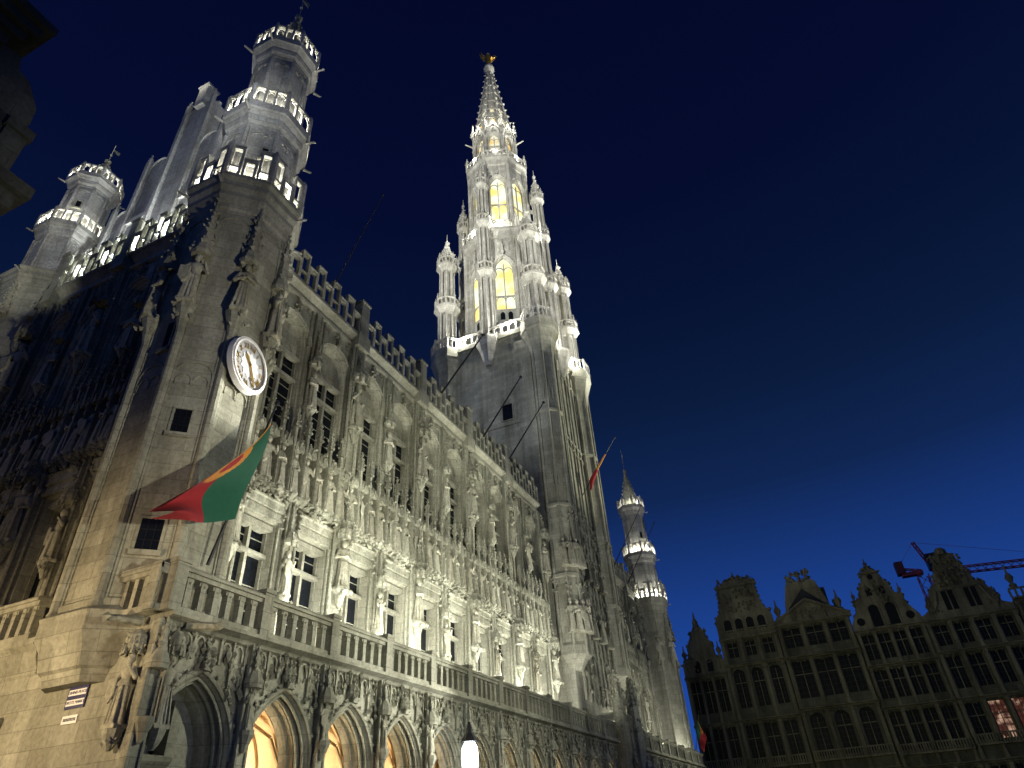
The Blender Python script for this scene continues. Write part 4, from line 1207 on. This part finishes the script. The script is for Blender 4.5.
# ------------------------------------------------------------------ clock
def text_mesh(body, size, mat, ext=.006, align='CENTER'):
    cu = bpy.data.curves.new('lettering', 'FONT'); cu.body = body; cu.size = size; cu.extrude = ext; cu.align_x = align; cu.align_y = 'CENTER'
    t = bpy.data.objects.new('tmp', cu); COL.objects.link(t)
    me = bpy.data.meshes.new_from_object(t.evaluated_get(bpy.context.evaluated_depsgraph_get()))
    bpy.data.objects.remove(t); me.materials.clear(); me.materials.append(mat)
    return me
CX, CY, CZ = 11.08, 13.02, 13.7
CLK = tag(put('turret_clock', None, None, (CX, CY, CZ)), 'round white rimmed clock with gilded numerals on the octagonal corner turret', 'clock')
def disc(mb, r0, r1, y0, y1, n=40):
    rings = []
    for r, y in ((r0, y1), (r1, y1), (r1, y0), (r0, y0)):
        rings.append([(r * cos(2 * pi * i / n), y, r * sin(2 * pi * i / n)) for i in range(n)])
    mb.loft(rings + [rings[0]], False, False)
mb = MB(); disc(mb, .81, .89, -.04, .14); disc(mb, .77, .83, -.08, -.03)
put('rim', mb.mesh('rim', WPAINT), CLK, (CX, CY, CZ))
mb = MB(); mb.loft([[(.79 * cos(2 * pi * i / 40), y, .79 * sin(2 * pi * i / 40)) for i in range(40)] for y in (.0, .2)])
put('face', mb.mesh('face', CLOCKB), CLK, (CX, CY, CZ))
mb = MB()
pts = []
for i in range(24):
    r = .46 if i % 2 == 0 else .36
    pts.append((r * cos(2 * pi * i / 24), r * sin(2 * pi * i / 24)))
mb.slab(pts, -.02, -.004)
put('sunburst', mb.mesh('sunburst', CLOCKW), CLK, (CX, CY, CZ))
for k, s in enumerate(['XII', 'I', 'II', 'III', 'IIII', 'V', 'VI', 'VII', 'VIII', 'IX', 'X', 'XI']):
    a = radians(30 * k)
    o = put('numeral', text_mesh(s, .25, GOLD), CLK, (CX + .60 * sin(a), CY - .015, CZ + .60 * cos(a)))
    o.rotation_euler = (pi / 2, 0, 0); o.rotation_euler = (Matrix.Rotation(a, 3, 'Y') @ Matrix.Rotation(pi / 2, 3, 'X')).to_euler()
for nm, L, w, a in (('minute_hand', .66, .06, 150), ('hour_hand', .40, .08, -45)):
    mb = MB(); mb.M = Matrix.Rotation(radians(a), 4, 'Y')
    mb.slab([(-w * .4, -.1), (-w, L * .7), (0, L), (w, L * .7), (w * .4, -.1)], -.06 if nm[0] == 'm' else -.045, -.05 if nm[0] == 'm' else -.035)
    mb.M = None
    mb.ball((0, -.04, 0), .05)
    put(nm, mb.mesh(nm, GOLD), CLK, (CX, CY, CZ))

CLK.rotation_euler = (0, 0, 0.2)

# ------------------------------------------------------------------ flags and poles
def flag_cloth(h0, h1, f0, f1, depth, mats, nu=90, nv=44, ripple=.26, folds=6):
    """h0 top hoist, h1 lower hoist, f0/f1 fly corners; green third at the hoist, red fly, yellow emblem on the seam"""
    mb = MB(); h0, h1, f0, f1 = map(Vector, (h0, h1, f0, f1)); dp = Vector(depth)
    vs = []
    for i in range(nu + 1):
        u = i / nu
        for j in range(nv + 1):
            v = j / nv
            p = h0.lerp(h1, v).lerp(f0.lerp(f1, v), u)
            p = p + dp * (ripple * (0.25 + u) * sin(folds * v + 3.5 * u) + .35 * ripple * sin(7 * u + 2 * v)) + Vector((0, 0, -.10 * sin(pi * u)))
            vs.append(p)
    for i in range(nu):
        for j in range(nv):
            u, v = (i + .5) / nu, (j + .5) / nv
            d = sqrt(((u - .44) / .16) ** 2 + ((v - .10) / .22) ** 2)
            mb.cur = 0 if u < .42 else 1
            if d < 1: mb.cur = 2
            if d < .5: mb.cur = 1
            if v < .03 and u < .5: mb.cur = 2
            a = i * (nv + 1) + j
            mb.add([vs[a], vs[a + 1], vs[a + nv + 2], vs[a + nv + 1]], [(0, 1, 2, 3)])
    me = mb.mesh('cloth', mats, True)
    bm = bmesh.new(); bm.from_mesh(me); bmesh.ops.remove_doubles(bm, verts=bm.verts, dist=.001); bmesh.ops.recalc_face_normals(bm, faces=bm.faces); bm.to_mesh(me); bm.free()
    return me
FM = [CL_GREEN, CL_RED, CL_YEL, CL_WHITE, CL_BLACK]
def pole(o, a, b, r):
    mb = MB(); mb.tube(Vector(a), Vector(b), r, r * .6, 8); mb.ball(Vector(b), r * 1.8)
    return put('flagpole', mb.mesh('flagpole', IRON), o, (0, 0, 0))
A0 = (11.16, 13.05, 7.6); A1 = (11.16, 11.70, 11.95)
F = tag(put('flag', None, None, A0), 'large green and red flag with yellow emblem streaming below the clock', 'flag')
pole(F, A0, A1, .045)
put('cloth', flag_cloth((11.12, 11.74, 11.3), (11.12, 12.47, 8.65), (8.75, 11.9, 7.95), (8.62, 12.1, 7.65), (.35, -1, .1), FM), F, (0, 0, 0))
F = tag(put('flag', None, None, (74, 13.6, 6.5)), 'green and red flag hanging limp from a pole beyond the far right turret', 'flag')
pole(F, (74.8, 14.2, 6.9), (74.4, 12.75, 11.2), .05)
put('cloth', flag_cloth((74.45, 13.1, 10.5), (74.6, 13.5, 9.3), (74.4, 12.5, 8.9), (74.5, 13.1, 7.6), (-1, -.2, 0), FM, 60, 24, .12, 9), F, (0, 0, 0))
for a, b, lab in (((26.86, 15.5, 23.0), (26.86, 12.68, 26.24), 'bare dark flagpole leaning out from the parapet, nearest of the three before the belfry flank'),
             ((32.2, 15.5, 22.8), (32.2, 12.6, 26.5), 'bare dark flagpole leaning from the parapet, crossing beside the belfry flank window'),
             ((36.2, 15.5, 23.1), (36.2, 12.6, 26.8), 'bare dark flagpole leaning from the parapet, closest to the belfry stair turret')):
    o = tag(put('bare_flagpole', None, None, a), lab, 'flagpole', 'bare flagpoles on the parapet'); pole(o, a, b, .06)
o = tag(put('bare_flagpole', None, None, (17.0, 15.5, 23.5)), 'long thin dark flagpole rising against the sky beside the clock turret', 'flagpole'); pole(o, (17.0, 15.5, 23.4), (17.05, 13.25, 28.45), .035)
o = tag(put('flag', None, None, (50.7, 15.0, 26.0)), 'furled yellow and red flag on a pole tilting off the belfry front', 'flag')
pole(o, (50.7, 15.0, 26.0), (50.7, 11.2, 30.9), .05)
mb = MB(); mb.cur = 2; mb.tube((50.7, 12.3, 29.5), (50.7, 13.3, 28.2), .07, .11, 6); mb.cur = 1; mb.tube((50.7, 13.3, 28.2), (50.75, 14.0, 27.2), .14, .22, 6); mb.tube((50.7, 13.9, 27.3), (50.8, 14.1, 26.5), .2, .08, 6)
put('cloth', mb.mesh('cloth', FM), o, (0, 0, 0))
for a, b, lab in (((59.0, 15.4, 22.0), (59.0, 11.6, 27.6), 'bare flagpole on the right wing parapet, nearest to the belfry'), ((64.0, 15.4, 22.0), (64.0, 11.6, 27.6), 'bare flagpole on the right wing parapet, nearest to the far turret')):
    o = tag(put('bare_flagpole', None, None, a), lab, 'flagpole', 'bare flagpoles on the right wing'); pole(o, a, b, .05)

# ------------------------------------------------------------------ street plates
SG = tag(put('street_sign', None, None, (9.96, 14.72, 4.68)), 'dark blue enamel street plate with two lines of white lettering, on the corner wall', 'sign')
def streetbox(mb, y0, y1, z0, z1, t0, t1): mb.box(10 - t1, 10 - t0, y0, y1, z0, z1)
mb = MB(); streetbox(mb, 14.42, 15.02, 4.46, 4.90, .002, .035); put('plate', mb.mesh('plate', ENAMEL), SG, (0, 0, 0))
mb = MB(); streetbox(mb, 14.45, 14.99, 4.72, 4.84, .035, .04); streetbox(mb, 14.45, 14.99, 4.52, 4.64, .035, .04); put('white_band', mb.mesh('white_band', WPAINT), SG, (0, 0, 0))
for s, z in (('GRAND-PLACE', 4.78), ('GROTE MARKT', 4.58)):
    o = put('lettering', text_mesh(s, .085, ENAMEL, .003), SG, (9.957, 14.72, z)); o.rotation_euler = (Matrix.Rotation(-pi / 2, 3, 'Z') @ Matrix.Rotation(pi / 2, 3, 'X')).to_euler()
SG = tag(put('street_sign', None, None, (9.96, 14.75, 4.25)), 'small white plate with one faint line of writing, under the blue street plate', 'sign')
mb = MB(); streetbox(mb, 14.52, 14.98, 4.17, 4.33, .002, .03); put('plate', mb.mesh('plate', WPAINT), SG, (0, 0, 0))
mb = MB()
for k in range(9): streetbox(mb, 14.56 + .043 * k, 14.585 + .043 * k, 4.22, 4.28, .03, .034)
put('lettering', mb.mesh('lettering', CL_BLACK), SG, (0, 0, 0))

# ------------------------------------------------------------------ lantern in front of the arcade
LX, LY, LZ = 21.9, 11.5, 4.15
LP = tag(put('street_lantern', None, None, (LX, LY, 0)), 'dazzling white street lantern on a post in front of the arcade', 'street lamp')
mb = MB(); mb.poly(LX, LY, [(.16, 0), (.16, .5), (.09, .7), (.06, 1.2), (.05, 3.0), (.09, 3.1), (.19, 3.28)], 8); put('post', mb.mesh('post', IRON), LP, (0, 0, 0))
mb = MB(); mb.poly(LX, LY, [(.16, 3.30), (.25, 3.6), (.28, 3.95), (.25, 4.25), (.16, 4.40)], 12, 0); put('glass', mb.mesh('glass', LAMPG), LP, (0, 0, 0))
mb = MB(); mb.poly(LX, LY, [(.30, 4.41), (.26, 4.50), (.10, 4.70), (.12, 4.76), (.06, 4.95)], 6, 0); mb.ball((LX, LY, 4.97), .06)
for i in range(6):
    a = pi / 3 * i; mb.tube((LX + .20 * cos(a), LY + .20 * sin(a), 3.28), (LX + .29 * cos(a), LY + .29 * sin(a), 4.42), .012, .012, 4)
put('hood', mb.mesh('hood', IRON), LP, (0, 0, 0))

# ================================================================== guild houses across the square
def house(name, label, yl, w, rows, eave, gable, hx=84.0, mat=HST, extra=None, roofh=3.0, lit=None):
    """rows: (z0, z1, count, style, width); drawn with x to the viewer's right, facing -y, then turned to face the camera side"""
    H = tag(put(name, None, None, (hx, yl, 0), -pi / 2), label, 'house', 'guild houses on the far side')
    def part(nm, mb, m, par=None): return put(nm, mb.mesh(nm, m), par or H, (hx, yl, 0), -pi / 2)
    wl_ = MB(); tr = MB()
    z = 0
    for (z0, z1, n, style, ww) in rows:
        cell = (w - .5) / n
        zb, zt = z, z1 + .35
        for k in range(n):
            c = .25 + cell * (k + .5)
            mk = (lambda q: rect(c, ww / 2 - q, z0, z1 - q)) if style != 'a' else (lambda q: pointed(c, ww / 2 - q, z0, z1 - ww / 2, ww / 2 - q, 6))
            face_hole(wl_, .25 + cell * k, .25 + cell * (k + 1), zb, zt, mk(0), 0); orders(wl_, mk, [(0, 0), (.06, .05), (.08, .3)])
            fr = MB(); zz = z1 if style != 'a' else z1 - ww * .3; fr.cur = 0
            fr.box(c - .04, c + .04, .24, .30, z0, zz)
            fr.box(c - ww / 2 + .02, c + ww / 2 - .02, .24, .295, z0 + (z1 - z0) * .62, z0 + (z1 - z0) * .62 + .09)
            fr.cur = 1
            for q in (-ww / 4, ww / 4): fr.box(c + q - .018, c + q + .018, .26, .29, z0, zz)
            nb = max(2, int((z1 - z0) / .5))
            for b in range(1, nb): fr.box(c - ww / 2 + .03, c + ww / 2 - .03, .262, .288, z0 + (z1 - z0) * b / nb - .015, z0 + (z1 - z0) * b / nb + .015)
            wn_ = part('window', fr, [HST2, IRON])
            pm = MB(); pm.flat(mk(.08), .30)
            part('pane', pm, CAFE if (lit and lit(z0, k)) else GLASSH, wn_)
            # pilasters between openings
        for k in range(n + 1):
            x = .25 + cell * k; pw = min(.16, (cell - ww) * .4)
            tr.box(x - pw, x + pw, -.24, -.002, zb + .12, zt - .22); tr.box(x - pw - .05, x + pw + .05, -.30, -.002, zt - .42, zt - .22); tr.box(x - pw - .04, x + pw + .04, -.30, -.002, zb + .12, zb + .34)
            tr.clutter(x - pw, x + pw, -.25, -.12, zt - .7, zt - .4, 4, .06, .12)
        tr.xmould(-.05, w + .05, [(-.002, zt - .22), (-.24, zt - .19), (-.28, zt - .08), (-.52, zt), (-.52, zt + .08), (-.002, zt + .14)])
        tr.clutter(.3, w - .3, -.14, -.02, zt - .5, zt - .25, int(w * 5), .06, .13)
        if 6 < z0 < 8:
            tr.box(.1, w - .1, -.85, -.003, z0 - .5, z0 - .34); tr.box(.1, w - .1, -.84, -.68, z0 + .36, z0 + .47)
            for b in range(int(w * 4)): tr.box(.2 + b * .25 - .06, .2 + b * .25 + .06, -.82, -.70, z0 - .338, z0 + .358)
        z = zt
    wl_.box(0, .25, -.02, .6, 0, z); wl_.box(w - .25, w, -.02, .6, 0, z)
    wl_.box(0, w, .62, 9, 0, z)
    part('wall', wl_, mat); part('trim', tr, HST2)
    gb = MB(); gl = Pieces()
    gable(gb, gl, w, z)
    if gable is not g_dome:
        first = gb.first
        edge(gb, [p for p in first if p[1] > z + .9])
    part('gable', gb, HST2 if mat is HST else mat)
    nv = 0
    for f in gl.groups:
        one = MB(); one.v = f[0]; one.f = f[1]; one.mi = [0] * len(f[1]); part('gable_window', one, GLASSH)
    rf = MB()
    rf.add([(0.05, .6, z), (w - .05, .6, z), (w / 2, .6, z + roofh + w * .35), (0.05, 9, z), (w - .05, 9, z), (w / 2, 9, z + roofh + w * .35)], [(0, 1, 2), (3, 5, 4), (0, 2, 5, 3), (1, 4, 5, 2)])
    r_ = part('roof', rf, SLATE)
    ch = MB(); ch.box(w - 1.0, w - .3, 2.5, 3.3, z, z + roofh + 1.2); ch.box(w - 1.06, w - .24, 2.44, 3.36, z + roofh + 1.202, z + roofh + 1.4); part('chimney', ch, HST2, r_)
    return H

def holes(gl, cx, z0, z1, w, arch=True, y=-.012):
    gl.flat(pointed(cx, w / 2, z0, z1 - w / 2, w / 2, 5) if arch else rect(cx, w / 2, z0, z1), y)
def oval(mb, cx, cz, rx, rz_, y0, y1):
    mb.slab([(cx + rx * cos(2 * pi * i / 16), cz + rz_ * sin(2 * pi * i / 16)) for i in range(16)], y0, y1)

def urn(mb, x, y, z, s):
    mb.poly(x, y, [(.3 * s, z), (.3 * s, z + .3 * s), (.12 * s, z + .4 * s), (.34 * s, z + .9 * s), (.2 * s, z + 1.2 * s), (.1 * s, z + 1.3 * s), (.05 * s, z + 1.9 * s)], 8)
def edge(gb, pts, y=.25):
    for (x0, z0), (x1, z1) in zip(pts[:-1], pts[1:]):
        n = max(1, int(sqrt((x1 - x0) ** 2 + (z1 - z0) ** 2) / .38))
        for k in range(n):
            if random.random() < .72: gb.blob((x0 + (x1 - x0) * k / n, y - .2, z0 + (z1 - z0) * k / n + .05), random.uniform(.12, .30), None, 1.2)
        gb.blob((x0, y, z0), .26)
def curvy(w, z, pts, n=1): return [(w / 2 - x, z + h) for x, h in pts] + [(w / 2 + x, z + h) for x, h in pts[::-1]]

def g_renard(gb, gl, w, z):
    gb.slab(curvy(w, z, [(w / 2, 0), (w / 2, 1.6), (w / 2 - .6, 1.9), (1.6, 2.2), (1.5, 3.6), (1.0, 4.3), (.9, 5.0), (.3, 5.6)]), 0, .5)
    urn(gb, .4, .2, z + 1.8, 1.0); urn(gb, w - .4, .2, z + 1.8, 1.0); gb.poly(w / 2, .2, [(.4, z + 5.2), (.3, z + 5.6), (.36, z + 6.2), (.15, z + 6.7), (.05, z + 7.4)], 8)
    for c in (-.75, .75): holes(gl, w / 2 + c, z + .5, z + 1.8, .7)
    gb.clutter(.3, w - .3, -.2, 0, z + .2, z + 3, 40, .1, .22)
def g_cornet(gb, gl, w, z):
    gb.slab(curvy(w, z, [(w / 2, 0), (w / 2, 2.0), (w / 2 - .15, 2.6), (2.6, 3.2), (2.35, 4.3), (2.25, 5.4), (2.3, 6.0), (2.1, 6.25), (1.2, 6.7), (0, 6.9)]), 0, .6)
    for k in range(4):
        c = w / 2 - 1.95 + 1.3 * k; holes(gl, c, z + .75, z + 2.2, .85)
        for s in (-.5, .5): gb.box(c + s - .06, c + s + .06, -.12, -.002, z + .6, z + 2.4)
    gb.box(.1, w - .1, -.55, -.45, z + .75, z + .88); gb.box(.05, w - .05, -.6, -.002, z - .12, z + .02)
    for k in range(20): gb.box(.2 + (w - .4) * k / 19 - .05, .2 + (w - .4) * k / 19 + .05, -.55, -.47, z + .03, z + .75)
    gb.box(w / 2 - 2.5, w / 2 + 2.5, -.2, -.002, z + 5.9, z + 6.15)
    gb.clutter(w / 2 - 1.9, w / 2 + 1.9, -.2, 0, z + 2.8, z + 5.6, 60, .1, .22); gb.clutter(w / 2 - 2, w / 2 + 2, -.1, .4, z + 6.2, z + 7.0, 26, .12, .3)
    urn(gb, w / 2, .2, z + 6.7, .6)
def g_louve(gb, gl, w, z):
    gb.slab([(-.2, z), (w + .2, z), (w + .2, z + .3), (w / 2, z + 2.4), (-.2, z + .3)], -.05, .5)
    gb.tube((-.3, -.2, z + .3), (w / 2, -.2, z + 2.5), .18, .18, 5); gb.tube((w + .3, -.2, z + .3), (w / 2, -.2, z + 2.5), .18, .18, 5); gb.box(-.3, w + .3, -.4, -.06, z - .1, z + .2)
    gb.clutter(1.8, w - 1.8, -.2, -.05, z + .4, z + 1.4, 40, .1, .2)
    gb.slab([(w / 2 - 2.6, z + .5), (w / 2 + 2.6, z + .5), (w / 2 + 2.3, z + 2.5), (w / 2 + 1.7, z + 4.6), (w / 2 + 1.4, z + 4.9), (w / 2 - 1.4, z + 4.9), (w / 2 - 1.7, z + 4.6), (w / 2 - 2.3, z + 2.5)], .8, 1.6)
    gb.clutter(w / 2 - 1.3, w / 2 + 1.3, .7, 1.5, z + 4.8, z + 6.0, 36, .15, .35)
    urn(gb, .6, .2, z + .6, 1.3); urn(gb, w - .6, .2, z + .6, 1.3)
    gb.box(w / 2 + 1.9, w / 2 + 2.5, 2.5, 3.2, z, z + 4.2)
def g_sac(gb, gl, w, z):
    gb.slab(curvy(w, z, [(w / 2, 0), (w / 2, .9), (w / 2 - .5, 1.7), (w / 2 - .9, 2.3), (w / 2 - .9, 3.2), (1.7, 3.7), (1.6, 4.6), (1.0, 5.3), (.9, 6.1), (.5, 6.4), (.2, 6.7)]), 0, .5)
    for c in (-.85, .85):
        holes(gl, w / 2 + c, z + .3, z + 2.7, 1.05); tube_on(gb, pointed(w / 2 + c, .6, z + .3, z + 2.1, .6, 6), -.08, .1, 5)
        holes(gl, w / 2 + c * .8, z + 3.6, z + 4.5, .6)
    for s in (-1, 1):
        oval(gl, w / 2 + s * 2.5, z + 1.0, .42, .42, -.03, -.01); urn(gb, w / 2 + s * 2.4, .2, z + 3.2, .7)
    oval(gl, w / 2, z + 5.6, .3, .3, -.03, -.01)
    gb.clutter(w / 2 - 1.2, w / 2 + 1.2, -.2, 0, z + 2.6, z + 5.2, 40, .1, .2); urn(gb, w / 2, .2, z + 6.5, .7)
    gb.box(w / 2 - 1.2, w / 2 + 1.2, -.2, -.003, z + 6.0, z + 6.15)
def g_brouette(gb, gl, w, z):
    gb.slab(curvy(w, z, [(w / 2, 0), (w / 2, .7), (w / 2 - .8, 1.0), (w / 2 - 1.2, 2.2), (w / 2 - 1.7, 3.2), (1.9, 3.6), (1.7, 4.6), (1.2, 5.6), (1.1, 6.6), (.5, 6.9)]), 0, .5)
    for c in (-1.1, 1.1):
        for s in (-.32, .32): holes(gl, w / 2 + c + s, z + .9, z + 2.9, .5, False)
        gb.box(w / 2 + c - .85, w / 2 + c + .85, -.15, -.002, z + 3.0, z + 3.2)
    for s in (-1, 1):
        gb.clutter(w / 2 + s * 2.7 - .5, w / 2 + s * 2.7 + .5, -.15, .2, z + .8, z + 2.6, 20, .12, .28); urn(gb, w / 2 + s * 3.3, .2, z + .8, .9)
        gb.path([(w / 2 + s * 3.0, -.1, z + .9), (w / 2 + s * 2.5, -.1, z + 1.6), (w / 2 + s * 2.1, -.1, z + 2.9)], .16, 6)
    gb.clutter(w / 2 - 1.5, w / 2 + 1.5, -.2, .1, z + 3.4, z + 6.6, 70, .12, .28)
    gb.poly(w / 2, .2, [(.55, z + 6.7), (.6, z + 7.2), (.3, z + 7.5)], 8)
def g_dome(gb, gl, w, z):
    gb.box(0, w, -.3, -.002, z + .0, z + .25)
    for k in range(30): gb.box(w * k / 29 - .1, w * k / 29 + .1, -.25, -.1, z + .25, z + 1.0)
    gb.box(0, w, -.28, -.06, z + 1.002, z + 1.15)
    for k in range(5): urn(gb, .6 + (w - 1.2) * k / 4, .0, z + 1.15, 1.2)
    gb.poly(w * .44, 4, [(3.6, z), (3.6, z + 2.4), (3.8, z + 2.6), (3.6, z + 3.4), (3.0, z + 5.2), (1.8, z + 6.6), (.9, z + 7.1), (.9, z + 8.6), (.4, z + 9.2)], 8)

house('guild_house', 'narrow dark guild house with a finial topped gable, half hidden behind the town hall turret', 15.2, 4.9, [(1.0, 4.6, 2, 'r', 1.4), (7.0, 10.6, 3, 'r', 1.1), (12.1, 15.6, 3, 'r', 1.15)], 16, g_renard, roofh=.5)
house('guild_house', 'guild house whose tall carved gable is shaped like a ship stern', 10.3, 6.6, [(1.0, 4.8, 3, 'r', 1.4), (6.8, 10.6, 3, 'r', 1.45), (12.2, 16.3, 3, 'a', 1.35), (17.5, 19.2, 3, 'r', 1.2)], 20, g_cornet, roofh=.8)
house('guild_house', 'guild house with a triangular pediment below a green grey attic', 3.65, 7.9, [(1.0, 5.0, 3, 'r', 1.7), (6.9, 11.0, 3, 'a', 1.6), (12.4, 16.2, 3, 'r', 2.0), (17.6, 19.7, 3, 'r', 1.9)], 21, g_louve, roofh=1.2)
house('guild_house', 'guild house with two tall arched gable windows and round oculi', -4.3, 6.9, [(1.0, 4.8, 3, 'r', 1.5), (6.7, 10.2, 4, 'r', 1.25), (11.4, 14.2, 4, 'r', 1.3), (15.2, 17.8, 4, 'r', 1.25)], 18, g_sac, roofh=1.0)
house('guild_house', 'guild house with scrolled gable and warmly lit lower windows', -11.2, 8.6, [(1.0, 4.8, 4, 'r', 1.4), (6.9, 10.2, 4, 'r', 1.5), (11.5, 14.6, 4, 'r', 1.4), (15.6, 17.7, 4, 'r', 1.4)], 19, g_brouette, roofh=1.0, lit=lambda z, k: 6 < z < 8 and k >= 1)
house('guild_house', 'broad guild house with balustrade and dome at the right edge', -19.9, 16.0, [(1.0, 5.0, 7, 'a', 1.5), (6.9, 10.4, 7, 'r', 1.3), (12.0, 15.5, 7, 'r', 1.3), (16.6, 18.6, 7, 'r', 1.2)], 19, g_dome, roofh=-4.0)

# balconies of three houses
def hbal(y0, w, z, lab):
    pass

# ------------------------------------------------------------------ tower crane behind the houses
CR = tag(put('tower_crane', None, None, (112, -17.2, 0)), 'red lattice tower crane rising behind the guild house gables', 'crane')
def lattice(mb, a, b, w, n, up=Vector((0, 0, 1))):
    a, b = Vector(a), Vector(b); d = (b - a).normalized(); s = d.cross(up if abs(d.z) < .9 else Vector((0, 1, 0))).normalized(); u = s.cross(d)
    C = [s * w + u * w, -s * w + u * w, -s * w - u * w, s * w - u * w]
    for c in C: mb.tube(a + c, b + c, .09, .09, 4)
    for k in range(n):
        p, q = a.lerp(b, k / n), a.lerp(b, (k + 1) / n)
        for i in range(4): mb.tube(p + C[i], q + C[(i + 1) % 4], .05, .05, 4)
mb = MB(); lattice(mb, (112, -17.2, 0), (112, -17.2, 30), .7, 20); put('mast', mb.mesh('mast', RED), CR, (0, 0, 0))
mb = MB(); lattice(mb, (112, -18.6, 30.1), (112, -50, 28.0), .42, 30); put('jib', mb.mesh('jib', RED), CR, (0, 0, 0))
mb = MB(); lattice(mb, (112, -17.2, 30.4), (112, -14.2, 31.2), .4, 4); mb.box(111.4, 112.6, -17.4, -14.6, 30.2, 30.7); put('counter_jib', mb.mesh('counter_jib', RED), CR, (0, 0, 0))
mb = MB(); mb.box(111.2, 112.8, -15.2, -14.1, 30.6, 32.4); put('counterweight', mb.mesh('counterweight', plain('dark_red_paint', (.12, .015, .012))), CR, (0, 0, 0))
mb = MB(); mb.box(111.2, 112.8, -20.0, -18.4, 30.6, 32.8); mb.box(111.15, 111.2, -19.9, -18.5, 31.5, 32.4); put('cab', mb.mesh('cab', IRON), CR, (0, 0, 0))
mb = MB(); lattice(mb, (112, -18.8, 31), (112, -17.7, 35.0), .18, 7); mb.tube((112, -17.7, 35.0), (112, -14.8, 32.0), .025, .025, 4); mb.tube((112, -17.7, 35.0), (112, -35, 29.4), .025, .025, 4); put('apex_frame', mb.mesh('apex_frame', RED), CR, (0, 0, 0))

# ------------------------------------------------------------------ house on the left of the street
NH = tag(put('corner_house', None, None, (-4.5, 14.0, 0)), 'dark unlit stone house with scrolled gable and cornice ends at the upper left edge', 'house')
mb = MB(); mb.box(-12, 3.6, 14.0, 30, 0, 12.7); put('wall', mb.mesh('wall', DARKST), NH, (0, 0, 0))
mb = MB()
def rcornice(mb, x1, z0, z1, o):
    h = z1 - z0
    for k, (a, b) in enumerate(((0, .3), (.3, .55), (.55, .8), (.8, 1.0))):
        e = o * (.3 + .25 * k)
        mb.box(-12, x1 + e, 14 - e, 15.5, z0 + h * a + .002, z0 + h * b)
rcornice(mb, 3.6, 12.7, 14.4, .75)
mb.clutter(2.4, 3.8, 13.5, 14.0, 12.3, 13.0, 26, .1, .2); mb.clutter(1.6, 3.0, 13.6, 13.95, 16.4, 17.4, 24, .1, .2)
mb.slab([(-9, 14.4), (3.9, 14.4), (3.6, 15.4), (3.65, 16.1), (3.85, 16.7), (3.8, 17.3), (3.4, 17.9), (3.1, 18.0), (3.0, 18.4), (-9, 18.0)], 13.9, 14.6)
mb.box(3.45, 3.95, 13.8, 14.3, 14.402, 16.1); mb.box(3.40, 4.02, 13.72, 14.38, 16.102, 16.4)
put('gable', mb.mesh('gable', DARKST), NH, (0, 0, 0))
mb = MB(); rcornice(mb, 2.35, 18.2, 19.4, .75); mb.slab([(-9, 19.4), (2.2, 19.4), (1.4, 21.5), (0, 23), (-9, 23)], 14.0, 14.7); put('cornice', mb.mesh('cornice', DARKST), NH, (0, 0, 0))
